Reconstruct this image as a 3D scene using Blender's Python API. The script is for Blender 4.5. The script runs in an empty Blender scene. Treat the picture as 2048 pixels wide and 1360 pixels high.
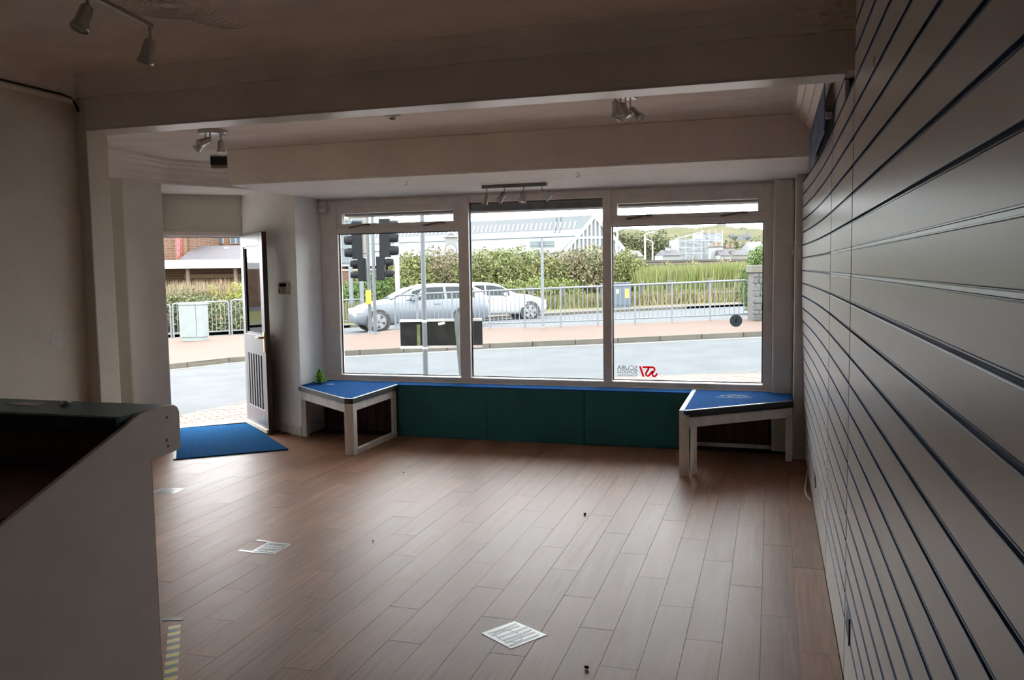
import bpy, math, random
from mathutils import Vector, Matrix
random.seed(7)
scene = bpy.context.scene
COL = scene.collection

# ------------------------------------------------------------------ camera
F, CX, CY, EYE = 1700.0, 1024.0, 680.0, 1.52
RM = Matrix(((0.9566191428732868, -0.01018843740977893, 0.2911632037732874),
             (0.2909828774170972, 0.08297777621913369, -0.9531231052197789),
             (-0.014449240064600011, 0.9964993148000023, 0.08234278999816055)))
cam_data = bpy.data.cameras.new('camera')
cam_data.sensor_width = 36.0
cam_data.lens = 36.0 * F / 2048.0
cam_data.clip_start = 0.05
cam_data.clip_end = 2000
cam = bpy.data.objects.new('camera', cam_data)
COL.objects.link(cam)
cam.matrix_world = Matrix.Translation((0, 0, EYE)) @ RM.to_4x4()
scene.camera = cam

# ------------------------------------------------------------------ sky: even, bright overcast
world = bpy.data.worlds.new('overcast_sky')
scene.world = world
world.use_nodes = True
bg = world.node_tree.nodes['Background']
bg.inputs['Color'].default_value = (0.955, 0.978, 1.0, 1)
bg.inputs['Strength'].default_value = 10.6
scene.view_settings.view_transform = 'Standard'
scene.view_settings.look = 'None'
scene.view_settings.gamma = 1.0
scene.view_settings.use_curve_mapping = False
scene.view_settings.exposure = 0.04
scene.cycles.max_bounces = 7
scene.cycles.diffuse_bounces = 4
scene.cycles.glossy_bounces = 2
scene.cycles.transparent_max_bounces = 12
scene.cycles.use_adaptive_sampling = True
scene.cycles.adaptive_threshold = 0.05
scene.cycles.adaptive_min_samples = 16
scene.cycles.use_denoising = True
scene.cycles.sample_clamp_indirect = 8.0

# ------------------------------------------------------------------ placing
FW = Vector((-0.2920, 0.9564)); RT = Vector((0.9564, 0.2920))
def plan(xc, d):
    """street plan: xc metres to the right, d metres ahead of the shop's centre line -> world x, y"""
    v = RT * xc + FW * d
    return v.x, v.y
def lerp_tab(v, xs, ys):
    if v <= xs[0]: return ys[0]
    for i in range(len(xs) - 1):
        if v <= xs[i + 1]:
            return ys[i] + (ys[i + 1] - ys[i]) * (v - xs[i]) / (xs[i + 1] - xs[i])
    return ys[-1]
def ground(x, y):
    d = x * FW.x + y * FW.y; xc = x * RT.x + y * RT.y
    b = lerp_tab(d, [0, 9, 15, 22, 26, 36, 60, 120], [-.1, -.1, -.06, 0, -.09, -.42, -.6, -.6])
    s = min(1, max(0, (d - 9) / 11)); s = s * s * (3 - 2 * s)
    return b + .028 * max(-14, min(14, xc)) * s
def gplan(xc, d, dz=0.0):
    x, y = plan(xc, d)
    return Vector((x, y, ground(x, y) + dz))
def at(px, py, d):
    """point of the photograph's column px, row py that lies d metres ahead of the lens"""
    return Vector((0, 0, EYE)) + RM @ Vector(((px - CX) / F * d, -(py - CY) / F * d, -d))
def col_x(px, d): return (px - CX) / F * d

# ------------------------------------------------------------------ materials
def lin(c): return tuple(((v / 255.0) / 12.92 if v <= 10 else ((v / 255.0 + 0.055) / 1.055) ** 2.4) for v in c)
MATS = {}
def mat(name, rgb, rough=0.6, metal=0.0, var=0.0, scale=8.0, stretch=(1, 1, 1), bump=0.0, bscale=None, spec=0.5,
        rgb2=None, rand=0.0, island=0.0, emit=None, coat=0.0, bdist=0.01, trans=0.0):
    if name in MATS: return MATS[name]
    m = bpy.data.materials.new(name); m.use_nodes = True
    nt = m.node_tree; N = nt.nodes; L = nt.links
    b = N['Principled BSDF']
    c = (*rgb, 1)
    b.inputs['Base Color'].default_value = c
    b.inputs['Roughness'].default_value = rough
    b.inputs['Metallic'].default_value = metal
    b.inputs['Specular IOR Level'].default_value = spec
    if coat: b.inputs['Coat Weight'].default_value = coat
    tc = N.new('ShaderNodeTexCoord'); mp = N.new('ShaderNodeMapping')
    mp.inputs['Scale'].default_value = stretch
    L.new(tc.outputs['Object'], mp.inputs['Vector'])
    vec = mp.outputs['Vector']
    if rand:
        oi = N.new('ShaderNodeObjectInfo'); ad = N.new('ShaderNodeVectorMath'); ad.operation = 'ADD'
        sc = N.new('ShaderNodeVectorMath'); sc.operation = 'SCALE'; sc.inputs[0].default_value = (37, 91, 13)
        L.new(oi.outputs['Random'], sc.inputs['Scale']); L.new(vec, ad.inputs[0]); L.new(sc.outputs[0], ad.inputs[1])
        vec = ad.outputs[0]
    src = None
    if var or rgb2:
        nz = N.new('ShaderNodeTexNoise'); nz.inputs['Scale'].default_value = scale
        nz.inputs['Detail'].default_value = 6; nz.inputs['Roughness'].default_value = .62
        L.new(vec, nz.inputs['Vector'])
        mx = N.new('ShaderNodeMix'); mx.data_type = 'RGBA'
        r2 = rgb2 or tuple(max(0, v * (1 - var)) for v in rgb)
        r1 = rgb if rgb2 else tuple(min(1, v * (1 + var)) for v in rgb)
        mx.inputs['A'].default_value = (*r1, 1); mx.inputs['B'].default_value = (*r2, 1)
        rp = N.new('ShaderNodeMapRange'); rp.inputs['From Min'].default_value = .35; rp.inputs['From Max'].default_value = .65
        L.new(nz.outputs['Fac'], rp.inputs['Value']); L.new(rp.outputs['Result'], mx.inputs['Factor'])
        src = mx.outputs['Result']
    if rand or island:
        hv = N.new('ShaderNodeHueSaturation')
        if src: L.new(src, hv.inputs['Color'])
        else: hv.inputs['Color'].default_value = c
        mr = N.new('ShaderNodeMapRange'); k = rand or island
        mr.inputs['To Min'].default_value = 1 - k; mr.inputs['To Max'].default_value = 1 + k
        if island:
            ge = N.new('ShaderNodeNewGeometry'); L.new(ge.outputs['Random Per Island'], mr.inputs['Value'])
        else: L.new(oi.outputs['Random'], mr.inputs['Value'])
        L.new(mr.outputs['Result'], hv.inputs['Value']); src = hv.outputs['Color']
    if src: L.new(src, b.inputs['Base Color'])
    if bump:
        bn = N.new('ShaderNodeTexNoise'); bn.inputs['Scale'].default_value = bscale or scale
        bn.inputs['Detail'].default_value = 5
        L.new(vec, bn.inputs['Vector'])
        bp = N.new('ShaderNodeBump'); bp.inputs['Strength'].default_value = bump; bp.inputs['Distance'].default_value = bdist
        L.new(bn.outputs['Fac'], bp.inputs['Height']); L.new(bp.outputs['Normal'], b.inputs['Normal'])
    if emit:
        b.inputs['Emission Color'].default_value = (*emit[0], 1); b.inputs['Emission Strength'].default_value = emit[1]
    MATS[name] = m
    return m
def glass_mat(name, tint=(0.96, 0.98, 0.98)):
    if name in MATS: return MATS[name]
    m = bpy.data.materials.new(name); m.use_nodes = True
    nt = m.node_tree; N = nt.nodes; L = nt.links; N.clear()
    o = N.new('ShaderNodeOutputMaterial'); mx = N.new('ShaderNodeMixShader'); t = N.new('ShaderNodeBsdfTransparent')
    gl = N.new('ShaderNodeBsdfGlossy'); fr = N.new('ShaderNodeFresnel'); fr.inputs['IOR'].default_value = 1.45
    t.inputs['Color'].default_value = (*tint, 1); gl.inputs['Roughness'].default_value = 0.02
    L.new(fr.outputs[0], mx.inputs[0]); L.new(t.outputs[0], mx.inputs[1]); L.new(gl.outputs[0], mx.inputs[2])
    L.new(mx.outputs[0], o.inputs['Surface'])
    MATS[name] = m
    return m
def vinyl_mat(name, rgb):
    """thin sticker film that lets daylight glow through"""
    if name in MATS: return MATS[name]
    m = bpy.data.materials.new(name); m.use_nodes = True
    nt = m.node_tree; N = nt.nodes; L = nt.links; b = N['Principled BSDF']; b.inputs['Base Color'].default_value = (*rgb, 1); b.inputs['Roughness'].default_value = .5
    tr = N.new('ShaderNodeBsdfTranslucent'); tr.inputs['Color'].default_value = (*rgb, 1)
    mx = N.new('ShaderNodeMixShader'); mx.inputs[0].default_value = .6
    L.new(b.outputs[0], mx.inputs[1]); L.new(tr.outputs[0], mx.inputs[2]); L.new(mx.outputs[0], N['Material Output'].inputs['Surface'])
    MATS[name] = m
    return m
def wood_mat(name, c1, c2, rough, rand=0.12, along='Y'):
    """printed wood plank: long grain with fine streaks, varied from plank to plank"""
    if name in MATS: return MATS[name]
    m = bpy.data.materials.new(name); m.use_nodes = True
    nt = m.node_tree; N = nt.nodes; L = nt.links; b = N['Principled BSDF']; b.inputs['Specular IOR Level'].default_value = .19
    tc = N.new('ShaderNodeTexCoord'); mp = N.new('ShaderNodeMapping')
    mp.inputs['Scale'].default_value = (34, 1.6, 20) if along == 'Y' else (1.6, 34, 20) if along == 'X' else (34, 34, 1.6)
    oi = N.new('ShaderNodeObjectInfo'); sc = N.new('ShaderNodeVectorMath'); sc.operation = 'SCALE'
    sc.inputs[0].default_value = (37, 91, 13); ad = N.new('ShaderNodeVectorMath'); ad.operation = 'ADD'
    L.new(tc.outputs['Object'], mp.inputs['Vector']); L.new(oi.outputs['Random'], sc.inputs['Scale'])
    L.new(mp.outputs[0], ad.inputs[0]); L.new(sc.outputs[0], ad.inputs[1])
    nz = N.new('ShaderNodeTexNoise'); nz.inputs['Scale'].default_value = 1.0; nz.inputs['Detail'].default_value = 8
    nz.inputs['Distortion'].default_value = 1.2
    L.new(ad.outputs[0], nz.inputs['Vector'])
    rp = N.new('ShaderNodeValToRGB'); e = rp.color_ramp.elements
    e[0].position = .3; e[0].color = (*c2, 1); e[1].position = .68; e[1].color = (*c1, 1)
    L.new(nz.outputs['Fac'], rp.inputs['Fac'])
    hv = N.new('ShaderNodeHueSaturation'); mr = N.new('ShaderNodeMapRange')
    mr.inputs['To Min'].default_value = 1 - rand; mr.inputs['To Max'].default_value = 1 + rand
    L.new(oi.outputs['Random'], mr.inputs['Value']); L.new(mr.outputs[0], hv.inputs['Value']); L.new(rp.outputs[0], hv.inputs['Color'])
    L.new(hv.outputs[0], b.inputs['Base Color'])
    r2 = N.new('ShaderNodeMapRange'); r2.inputs['To Min'].default_value = rough - .05; r2.inputs['To Max'].default_value = rough + .1
    L.new(nz.outputs['Fac'], r2.inputs['Value']); L.new(r2.outputs[0], b.inputs['Roughness'])
    # slow unevenness of the sheet plus grain
    n2 = N.new('ShaderNodeTexNoise'); n2.inputs['Scale'].default_value = 2.2; n2.inputs['Detail'].default_value = 3
    ge = N.new('ShaderNodeNewGeometry'); L.new(ge.outputs['Position'], n2.inputs['Vector'])
    b1 = N.new('ShaderNodeBump'); b1.inputs['Strength'].default_value = .16; b1.inputs['Distance'].default_value = .02
    L.new(n2.outputs['Fac'], b1.inputs['Height'])
    b2 = N.new('ShaderNodeBump'); b2.inputs['Strength'].default_value = .25; b2.inputs['Distance'].default_value = .001
    L.new(nz.outputs['Fac'], b2.inputs['Height']); L.new(b1.outputs[0], b2.inputs['Normal']); L.new(b2.outputs[0], b.inputs['Normal'])
    MATS[name] = m
    return m
def brick_mat(name, c1, c2, mortar, bw, bh, rough=.85, swap=False, ms=.012):
    if name in MATS: return MATS[name]
    m = bpy.data.materials.new(name); m.use_nodes = True
    nt = m.node_tree; N = nt.nodes; L = nt.links; b = N['Principled BSDF']
    tc = N.new('ShaderNodeTexCoord'); br = N.new('ShaderNodeTexBrick')
    src = tc.outputs['Object']
    if swap:
        sp = N.new('ShaderNodeSeparateXYZ'); cb = N.new('ShaderNodeCombineXYZ')
        L.new(src, sp.inputs[0]); L.new(sp.outputs['X'], cb.inputs['X']); L.new(sp.outputs['Z'], cb.inputs['Y'])
        src = cb.outputs[0]
    L.new(src, br.inputs['Vector'])
    br.inputs['Scale'].default_value = 1
    br.inputs['Brick Width'].default_value = bw; br.inputs['Row Height'].default_value = bh; br.inputs['Mortar Size'].default_value = ms
    br.inputs['Color1'].default_value = (*c1, 1); br.inputs['Color2'].default_value = (*c2, 1); br.inputs['Mortar'].default_value = (*mortar, 1)
    L.new(br.outputs['Color'], b.inputs['Base Color']); b.inputs['Roughness'].default_value = rough; b.inputs['Specular IOR Level'].default_value = .08
    MATS[name] = m
    return m

WALL = mat('cream_wall_paint', (.70, .655, .57), .75, var=.05, scale=3, bump=.35, bscale=140, bdist=.004)
CEIL = mat('textured_ceiling_paint', (.87, .79, .73), .8, var=.06, scale=2.5, bump=.5, bscale=60, bdist=.006, stretch=(1, 2.2, 1))
SOFF = mat('white_soffit_paint', (.91, .88, .84), .7, var=.05, scale=4, bump=.5, bscale=50, bdist=.006, stretch=(1, 2.2, 1))
TRIM = mat('white_gloss_paint', (.74, .71, .66), .28, var=.05, scale=6)
CORN = mat('cornice_paint', (.84, .75, .68), .45, var=.05, scale=6)
FRAME = mat('window_frame_paint', (.80, .73, .67), .4, var=.06, scale=9)
WHITEWOOD = mat('worn_white_timber', (.72, .69, .65), .5, var=.12, scale=14, stretch=(1, 1, .3))
CARPET = mat('blue_ribbed_carpet', (.028, .125, .36), .95, var=.35, scale=90, bump=.8, bscale=220, bdist=.004, spec=.01)
MATBLUE = mat('blue_entrance_mat', (.012, .085, .22), .95, var=.3, scale=70, bump=.9, bscale=160, bdist=.005, spec=.01)
BLACKEDGE = mat('black_rubber_edging', (.018, .02, .025), .45)
ALU = mat('brushed_aluminium', (.62, .63, .64), .3, 1.0)
TEAL = mat('teal_painted_board', (.022, .17, .175), .55, var=.12, scale=5)
DARKBROWN = mat('dark_brown_boarding', (.085, .038, .022), .5, var=.25, scale=4, stretch=(6, 6, .5))
PLANK = wood_mat('laminate_plank', (.37, .195, .12), (.23, .117, .071), .41)
SUB = mat('floor_underlay', (.05, .03, .022), .7)
SLAT = mat('grey_laminate_slat', (.73, .70, .665), .36, var=.05, scale=3, stretch=(1, .3, 2), bump=.05, bscale=4)
NAVY = mat('navy_groove_insert', (.012, .028, .075), .35)
BLUELIP = mat('blue_groove_lip', (.05, .13, .32), .3)
GLASS = glass_mat('clear_window_glass')
BROWNGLOSS = mat('dark_brown_gloss_door_paint', (.06, .028, .02), .3, var=.1, scale=10)
DOORGREY = mat('grey_sheen_door_paint', (.17, .155, .165), .36, var=.06, scale=8)  # sky sheen on brown gloss, put into the colour as even grey
BRASS = mat('worn_brass', (.55, .40, .18), .35, 1.0, var=.2, scale=30)
BLACK = mat('black_plastic', (.012, .012, .013), .4)
WHITEPLASTIC = mat('white_plastic', (.72, .70, .66), .4)
STEEL = mat('satin_nickel', (.52, .51, .49), .32, 1.0)
GREYLAM = mat('pale_grey_melamine', (.56, .52, .50), .45, var=.04, scale=6)
BROWNBOARD = mat('brown_hardboard', (.16, .095, .06), .6, var=.12, scale=5)
COUNTERTOP = mat('dark_teal_counter_laminate', (.03, .10, .105), .4, var=.08, scale=5)

# ------------------------------------------------------------------ mesh helpers
class MB:
    def __init__(s): s.v = []; s.f = []; s.smooth = []
    def add(s, verts, faces, smooth=False):
        o = len(s.v); s.v += [tuple(v) for v in verts]
        s.f += [tuple(i + o for i in f) for f in faces]; s.smooth += [smooth] * len(faces)
        return s
    def box(s, a, b):
        x0, x1 = sorted((a[0], b[0])); y0, y1 = sorted((a[1], b[1])); z0, z1 = sorted((a[2], b[2]))
        return s.add([(x0, y0, z0), (x1, y0, z0), (x1, y1, z0), (x0, y1, z0), (x0, y0, z1), (x1, y0, z1), (x1, y1, z1), (x0, y1, z1)],
                     [(0, 3, 2, 1), (4, 5, 6, 7), (0, 1, 5, 4), (1, 2, 6, 5), (2, 3, 7, 6), (3, 0, 4, 7)])
    def obox(s, o, u, v, w):
        """box from corner o with edge vectors u, v, w"""
        o, u, v, w = map(Vector, (o, u, v, w))
        p = [o, o + u, o + u + v, o + v, o + w, o + u + w, o + u + v + w, o + v + w]
        fl = u.cross(v).dot(w) < 0
        fs = [(0, 3, 2, 1), (4, 5, 6, 7), (0, 1, 5, 4), (1, 2, 6, 5), (2, 3, 7, 6), (3, 0, 4, 7)]
        return s.add(p, [f[::-1] for f in fs] if fl else fs)
    def beam(s, p, q, w, h, up=(0, 0, 1)):
        """bar of section w x h from p to q, centred"""
        p, q = Vector(p), Vector(q); d = q - p; up = Vector(up)
        x = d.cross(up)
        if x.length < 1e-6: x = d.cross(Vector((1, 0, 0)))
        x.normalize(); y = x.cross(d).normalized()
        return s.obox(p - x * w / 2 - y * h / 2, x * w, y * h, d)
    def prism(s, poly, z0, z1):
        a = sum(poly[i][0] * poly[(i + 1) % len(poly)][1] - poly[(i + 1) % len(poly)][0] * poly[i][1] for i in range(len(poly)))
        if a < 0: poly = poly[::-1]
        n = len(poly)
        return s.add([(p[0], p[1], z0) for p in poly] + [(p[0], p[1], z1) for p in poly],
                     [tuple(range(n))[::-1], tuple(range(n, 2 * n))] + [(i, (i + 1) % n, n + (i + 1) % n, n + i) for i in range(n)])
    def extrude(s, poly3, vec):
        """planar outline poly3 pushed along vec"""
        n = len(poly3); vec = Vector(vec); P = [Vector(p) for p in poly3]
        nn = sum(((P[i] - P[0]).cross(P[(i + 1) % n] - P[0]) for i in range(n)), Vector())
        if nn.dot(vec) < 0: P = P[::-1]
        return s.add(P + [p + vec for p in P],
                     [tuple(range(n))[::-1], tuple(range(n, 2 * n))] + [(i, (i + 1) % n, n + (i + 1) % n, n + i) for i in range(n)])
    def tube(s, path, r, n=8, caps=True, smooth=True):
        P = [Vector(p) for p in path]; rs = r if isinstance(r, (list, tuple)) else [r] * len(P)
        rings = []; ref = None
        for i, p in enumerate(P):
            t = (P[min(i + 1, len(P) - 1)] - P[max(i - 1, 0)]).normalized()
            if ref is None: ref = Vector((0, 0, 1)) if abs(t.z) < .9 else Vector((1, 0, 0))
            x = (ref - t * ref.dot(t)).normalized(); y = t.cross(x); ref = x
            rings.append([p + (x * math.cos(2 * math.pi * k / n) + y * math.sin(2 * math.pi * k / n)) * rs[i] for k in range(n)])
        vs = [v for rg in rings for v in rg]
        fs = [(i * n + k, i * n + (k + 1) % n, (i + 1) * n + (k + 1) % n, (i + 1) * n + k) for i in range(len(P) - 1) for k in range(n)]
        s.add(vs, fs, smooth)
        if caps: s.add(rings[0], [tuple(range(n))[::-1]]); s.add(rings[-1], [tuple(range(n))])
        return s
    def lathe(s, prof, n=20, c=(0, 0, 0), axis=None, smooth=True):
        """prof: (r, h) pairs, turned about axis (default +z) from c"""
        c = Vector(c); a = Vector(axis or (0, 0, 1)).normalized()
        x = a.orthogonal().normalized(); y = a.cross(x)
        vs = [c + a * h + (x * math.cos(2 * math.pi * k / n) + y * math.sin(2 * math.pi * k / n)) * max(r, 1e-5) for r, h in prof for k in range(n)]
        fs = [(i * n + k, i * n + (k + 1) % n, (i + 1) * n + (k + 1) % n, (i + 1) * n + k) for i in range(len(prof) - 1) for k in range(n)]
        s.add(vs, fs, smooth)
        m = len(prof)
        s.add(vs[:n], [tuple(range(n))[::-1]]); s.add(vs[-n:], [tuple(range(n))])
        return s
    def ribbon(s, pts, w, normal, th=.0008):
        """flat stroke along pts lying in the plane with this normal"""
        nn = Vector(normal).normalized(); P = [Vector(p) for p in pts]; L_ = []; R_ = []
        for i, p in enumerate(P):
            t = (P[min(i + 1, len(P) - 1)] - P[max(i - 1, 0)]).normalized(); q = t.cross(nn) * w / 2
            L_.append(p + q); R_.append(p - q)
        for i in range(len(P) - 1):
            s.obox_quad(L_[i], R_[i], R_[i + 1], L_[i + 1], nn * th)
        return s
    def obox_quad(s, a, b, c, d, up):
        P = [a, b, c, d]
        if (b - a).cross(c - a).dot(up) < 0: P = P[::-1]
        return s.add(P + [p + up for p in P], [(3, 2, 1, 0), (4, 5, 6, 7), (0, 1, 5, 4), (1, 2, 6, 5), (2, 3, 7, 6), (3, 0, 4, 7)])
    def sweep(s, prof, path, side=1):
        """prof: (offset, z) pairs carried along a plan path; offset goes to the left (side=1) or right of travel"""
        n = len(prof); P = [Vector((p[0], p[1])) for p in path]; rows = []
        for i, p in enumerate(P):
            d0 = (P[i] - P[i - 1]).normalized() if i else (P[1] - P[0]).normalized()
            d1 = (P[i + 1] - P[i]).normalized() if i < len(P) - 1 else d0
            n0 = Vector((-d0.y, d0.x)); n1 = Vector((-d1.y, d1.x)); m = (n0 + n1)
            m = m / max(.3, (m.dot(n0)))
            rows.append([(p.x + m.x * o * side, p.y + m.y * o * side, z) for o, z in prof])
        vs = [v for r in rows for v in r]
        fs = [(i * n + k, i * n + (k + 1) % n, (i + 1) * n + (k + 1) % n, (i + 1) * n + k) for i in range(len(P) - 1) for k in range(n)]
        if side > 0: fs = [f[::-1] for f in fs]
        s.add(vs, fs); s.add(rows[0], [tuple(range(n))]); s.add(rows[-1], [tuple(range(n))[::-1]])
        return s
    def mesh(s, name, m, origin=None):
        me = bpy.data.meshes.new(name)
        vs = s.v if origin is None else [(v[0] - origin[0], v[1] - origin[1], v[2] - origin[2]) for v in s.v]
        me.from_pydata(vs, [], s.f)
        me.polygons.foreach_set('use_smooth', s.smooth)
        if isinstance(m, (list, tuple)):
            for q in m: me.materials.append(q)
        elif m: me.materials.append(m)
        me.update()
        return me
    def build(s, name, m, parent=None, origin=None, bevel=0.0):
        """link as one mesh object; vertices are given in world space, the object sits at origin"""
        if origin is None:
            if parent is not None: origin = parent_loc(parent)
            else:
                xs = [v[0] for v in s.v]; ys = [v[1] for v in s.v]; zs = [v[2] for v in s.v]
                origin = ((min(xs) + max(xs)) / 2, (min(ys) + max(ys)) / 2, min(zs))
        o = bpy.data.objects.new(name, s.mesh(name, m, origin))
        COL.objects.link(o)
        if parent is not None:
            o.parent = parent; pl = parent_loc(parent)
            o.location = (origin[0] - pl[0], origin[1] - pl[1], origin[2] - pl[2])
        else: o.location = origin
        LOC[o.name] = tuple(origin)
        if bevel:
            bv = o.modifiers.new('bevel', 'BEVEL'); bv.width = bevel; bv.segments = 2; bv.limit_method = 'ANGLE'
        return o
LOC = {}
def parent_loc(p): return LOC.get(p.name, tuple(p.location))
def tag(o, label, cat, group=None, kind=None):
    o['label'] = label; o['category'] = cat
    if group: o['group'] = group
    if kind: o['kind'] = kind
    return o
def struct(o, label=None):
    o['kind'] = 'structure'
    if label: o['label'] = label
    return o
def thing(name, loc, label, cat, group=None):
    o = bpy.data.objects.new(name, None); COL.objects.link(o); o.location = loc; o.empty_display_size = .1
    LOC[o.name] = tuple(loc)
    return tag(o, label, cat, group)
def stuff(o, label, cat):
    o['kind'] = 'stuff'; o['label'] = label; o['category'] = cat
    return o
def sub_copy(src, name, parent, loc):
    """another object with the same mesh, world position loc"""
    o = bpy.data.objects.new(name, src.data); COL.objects.link(o); o.parent = parent
    pl = parent_loc(parent) if parent else (0, 0, 0)
    o.location = (loc[0] - pl[0], loc[1] - pl[1], loc[2] - pl[2]); LOC[o.name] = tuple(loc)
    return o

# ================================================================== THE SHOP SHELL
CZ = 2.50
# floor slab and planks -------------------------------------------------------
floor_poly = [(-6.3, -2.6), (.5, -2.6), (.5, 7.35), (-4.18, 7.35), (-4.18, 6.93), (-5.08, 7.44), (-5.66, 6.92), (-6.3, 6.2)]
floor = struct(MB().prism(floor_poly, -.12, -.006).build('floor', SUB, origin=(0, 0, 0)), 'brown wood-look plank floor of the empty shop')
PW, PL = .1475, .985
plank_cache = {}
def plank(x0, x1, y0, y1):
    w, l = round(x1 - x0 - .0006, 4), round(y1 - y0 - .0014, 4)
    if l < .02 or w < .02: return
    key = (w, l)
    cx, cy = (x0 + x1) / 2, (y0 + y1) / 2
    if key not in plank_cache:
        b = .0007
        m = MB().add([(-w / 2, -l / 2, 0), (w / 2, -l / 2, 0), (w / 2, l / 2, 0), (-w / 2, l / 2, 0),
                      (-w / 2, -l / 2, .006 - b), (w / 2, -l / 2, .006 - b), (w / 2, l / 2, .006 - b), (-w / 2, l / 2, .006 - b),
                      (-w / 2 + b, -l / 2 + b, .006), (w / 2 - b, -l / 2 + b, .006), (w / 2 - b, l / 2 - b, .006), (-w / 2 + b, l / 2 - b, .006)],
                     [(0, 3, 2, 1), (0, 1, 5, 4), (1, 2, 6, 5), (2, 3, 7, 6), (3, 0, 4, 7),
                      (4, 5, 9, 8), (5, 6, 10, 9), (6, 7, 11, 10), (7, 4, 8, 11), (8, 9, 10, 11)])
        plank_cache[key] = m.mesh('plank', PLANK)
    o = bpy.data.objects.new('plank', plank_cache[key]); COL.objects.link(o); o.parent = floor
    o.location = (cx, cy, -.006 + random.uniform(-.0004, .0004))
def ymax_at(x):
    if x > -4.18: return 7.125
    return min(6.93 + (-4.18 - x) * .56, 7.44 - max(0, -5.08 - x) * .9)
ci = 0
x1 = .268
while x1 > -5.15:
    x0 = x1 - PW
    xm = (x0 + x1) / 2
    ylo = 3.66 if xm < -3.33 else 1.35
    if xm < -4.25: ylo = 5.0
    yhi = min(ymax_at(x0), ymax_at(x1))
    y = 4.42 - 8 * PL + (ci * .333 % 1.0) * PL
    while y < yhi:
        a, b_ = max(y, ylo), min(y + PL, yhi)
        if b_ > a + .02: plank(x0, x1, a, b_)
        y += PL
    x1 = x0; ci += 1
# the unseen back of the room keeps one sheet of the same covering
MB().box((-3.33, -2.5, -.006), (.268, 1.35, 0)).build('floor_sheet', PLANK, floor, origin=(0, 0, 0))

# ceiling ---------------------------------------------------------------------
ceiling = struct(MB().box((-6.6, -2.7, CZ), (.6, 7.75, CZ + .12)).build('ceiling', CEIL, origin=(0, 0, 0)), 'textured pinkish cream ceiling')
# ceiling rose patch of swirled plaster
sw = MB()
for k in range(7):
    r = .04 + k * .022
    pts = [(-2.12 + r * math.cos(a) * 1.0, 2.70 + r * math.sin(a) * .9, CZ - .0015) for a in [2 * math.pi * j / 26 for j in range(27)]]
    sw.tube(pts, .0016, 5, caps=False)
for k in range(8):
    pts = [(-2.19 + .13 * t + .01 * k, 2.80 + .028 * k + .03 * math.sin(t * 3.1), CZ - .0015) for t in [j / 8 for j in range(9)]]
    sw.tube(pts, .0016, 5, caps=False)
sw  .build('plaster_swirl', CEIL, ceiling, origin=(0, 0, 0))

# walls -------------------------------------------------------------------------
struct(MB().box((.3, -2.6, -.12), (.55, 7.45, CZ)).build('wall_right', WALL, origin=(0, 0, 0)), 'party wall behind the slat panels')
struct(MB().box((-3.55, -2.6, -.12), (-3.33, 3.5, CZ)).build('wall_left', WALL, origin=(0, 0, 0)), 'cream textured wall left of the counter')
struct(MB().box((-3.55, -2.8, -.12), (.55, -2.6, CZ)).build('wall_back', WALL, origin=(0, 0, 0)), 'plain wall behind the viewer')
# dividing wall stub and beam across the shop
struct(MB().prism([(-6.2, 3.5), (-3.27, 3.5), (-3.27, 3.645), (-6.2, 3.645)], -.12, CZ).build('wall_stub', WALL, origin=(0, 0, 0), bevel=.006), 'narrow cream pier carrying the beam')
beam = struct(MB().box((-3.27, 3.5, 2.25), (.3, 3.645, CZ)).build('trim_beam', CEIL, origin=(0, 0, 0)), 'boxed ceiling beam across the shop')
MB().box((-3.265, 3.497, 2.238), (.262, 3.648, 2.25)).build('soffit_board', TRIM, beam, origin=(0, 0, 0), bevel=.002)
# patch flaking off the left wall
fl_ = MB()
pts = []
for k in range(14):
    a = 2 * math.pi * k / 14; r = .035 + .012 * random.random()
    pts.append((-3.331, 3.31 + r * math.cos(a) * 1.1, 1.215 + r * math.sin(a)))
fl_.extrude(pts, (.0025, 0, 0)).build('bare_plaster_patch', mat('bare_plaster', (.72, .70, .66), .8, var=.1, scale=30), bpy.data.objects['wall_left'], origin=(0, 0, 0))
# left pier, alcove and the recess of the street door
struct(MB().prism([(-5.03, 5.74), (-5.03, 6.20), (-5.66, 6.93), (-5.82, 7.10), (-6.4, 6.6), (-6.4, 5.74)], -.12, CZ).build('wall_pier_left', mat('pale_cream_pier_paint', (.80, .76, .68), .75, var=.04, scale=3, bump=.35, bscale=140, bdist=.004), origin=(0, 0, 0), bevel=.012), 'cream wall pier left of the street door')
struct(MB().box((-6.3, 3.5, -.12), (-5.9, 5.9, CZ)).build('wall_alcove', WALL, origin=(0, 0, 0)), 'back wall of the alcove left of the door pier')
struct(MB().box((-6.0, 3.645, 2.30), (-5.03, 5.74, CZ)).build('ceiling_alcove', SOFF, origin=(0, 0, 0)), 'lowered soffit over the alcove')
struct(MB().prism([(-5.03, 6.20), (-4.507, 7.11), (-5.02, 7.40), (-5.66, 6.93)], 2.296, CZ).build('ceiling_door_recess', SOFF, origin=(0, 0, 0), bevel=.01), 'soffit over the street door recess')
struct(MB().prism([(-4.18, 6.927), (-5.085, 7.435), (-4.97, 7.62), (-4.10, 7.62), (-4.10, 7.5), (-4.18, 7.42)], -.12, CZ).build('wall_pier_middle', mat('off_white_pier_paint', (.88, .87, .84), .75, var=.04, scale=3, bump=.35, bscale=140, bdist=.004), origin=(0, 0, 0), bevel=.008), 'cream pier between the street door and the shop window')
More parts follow.
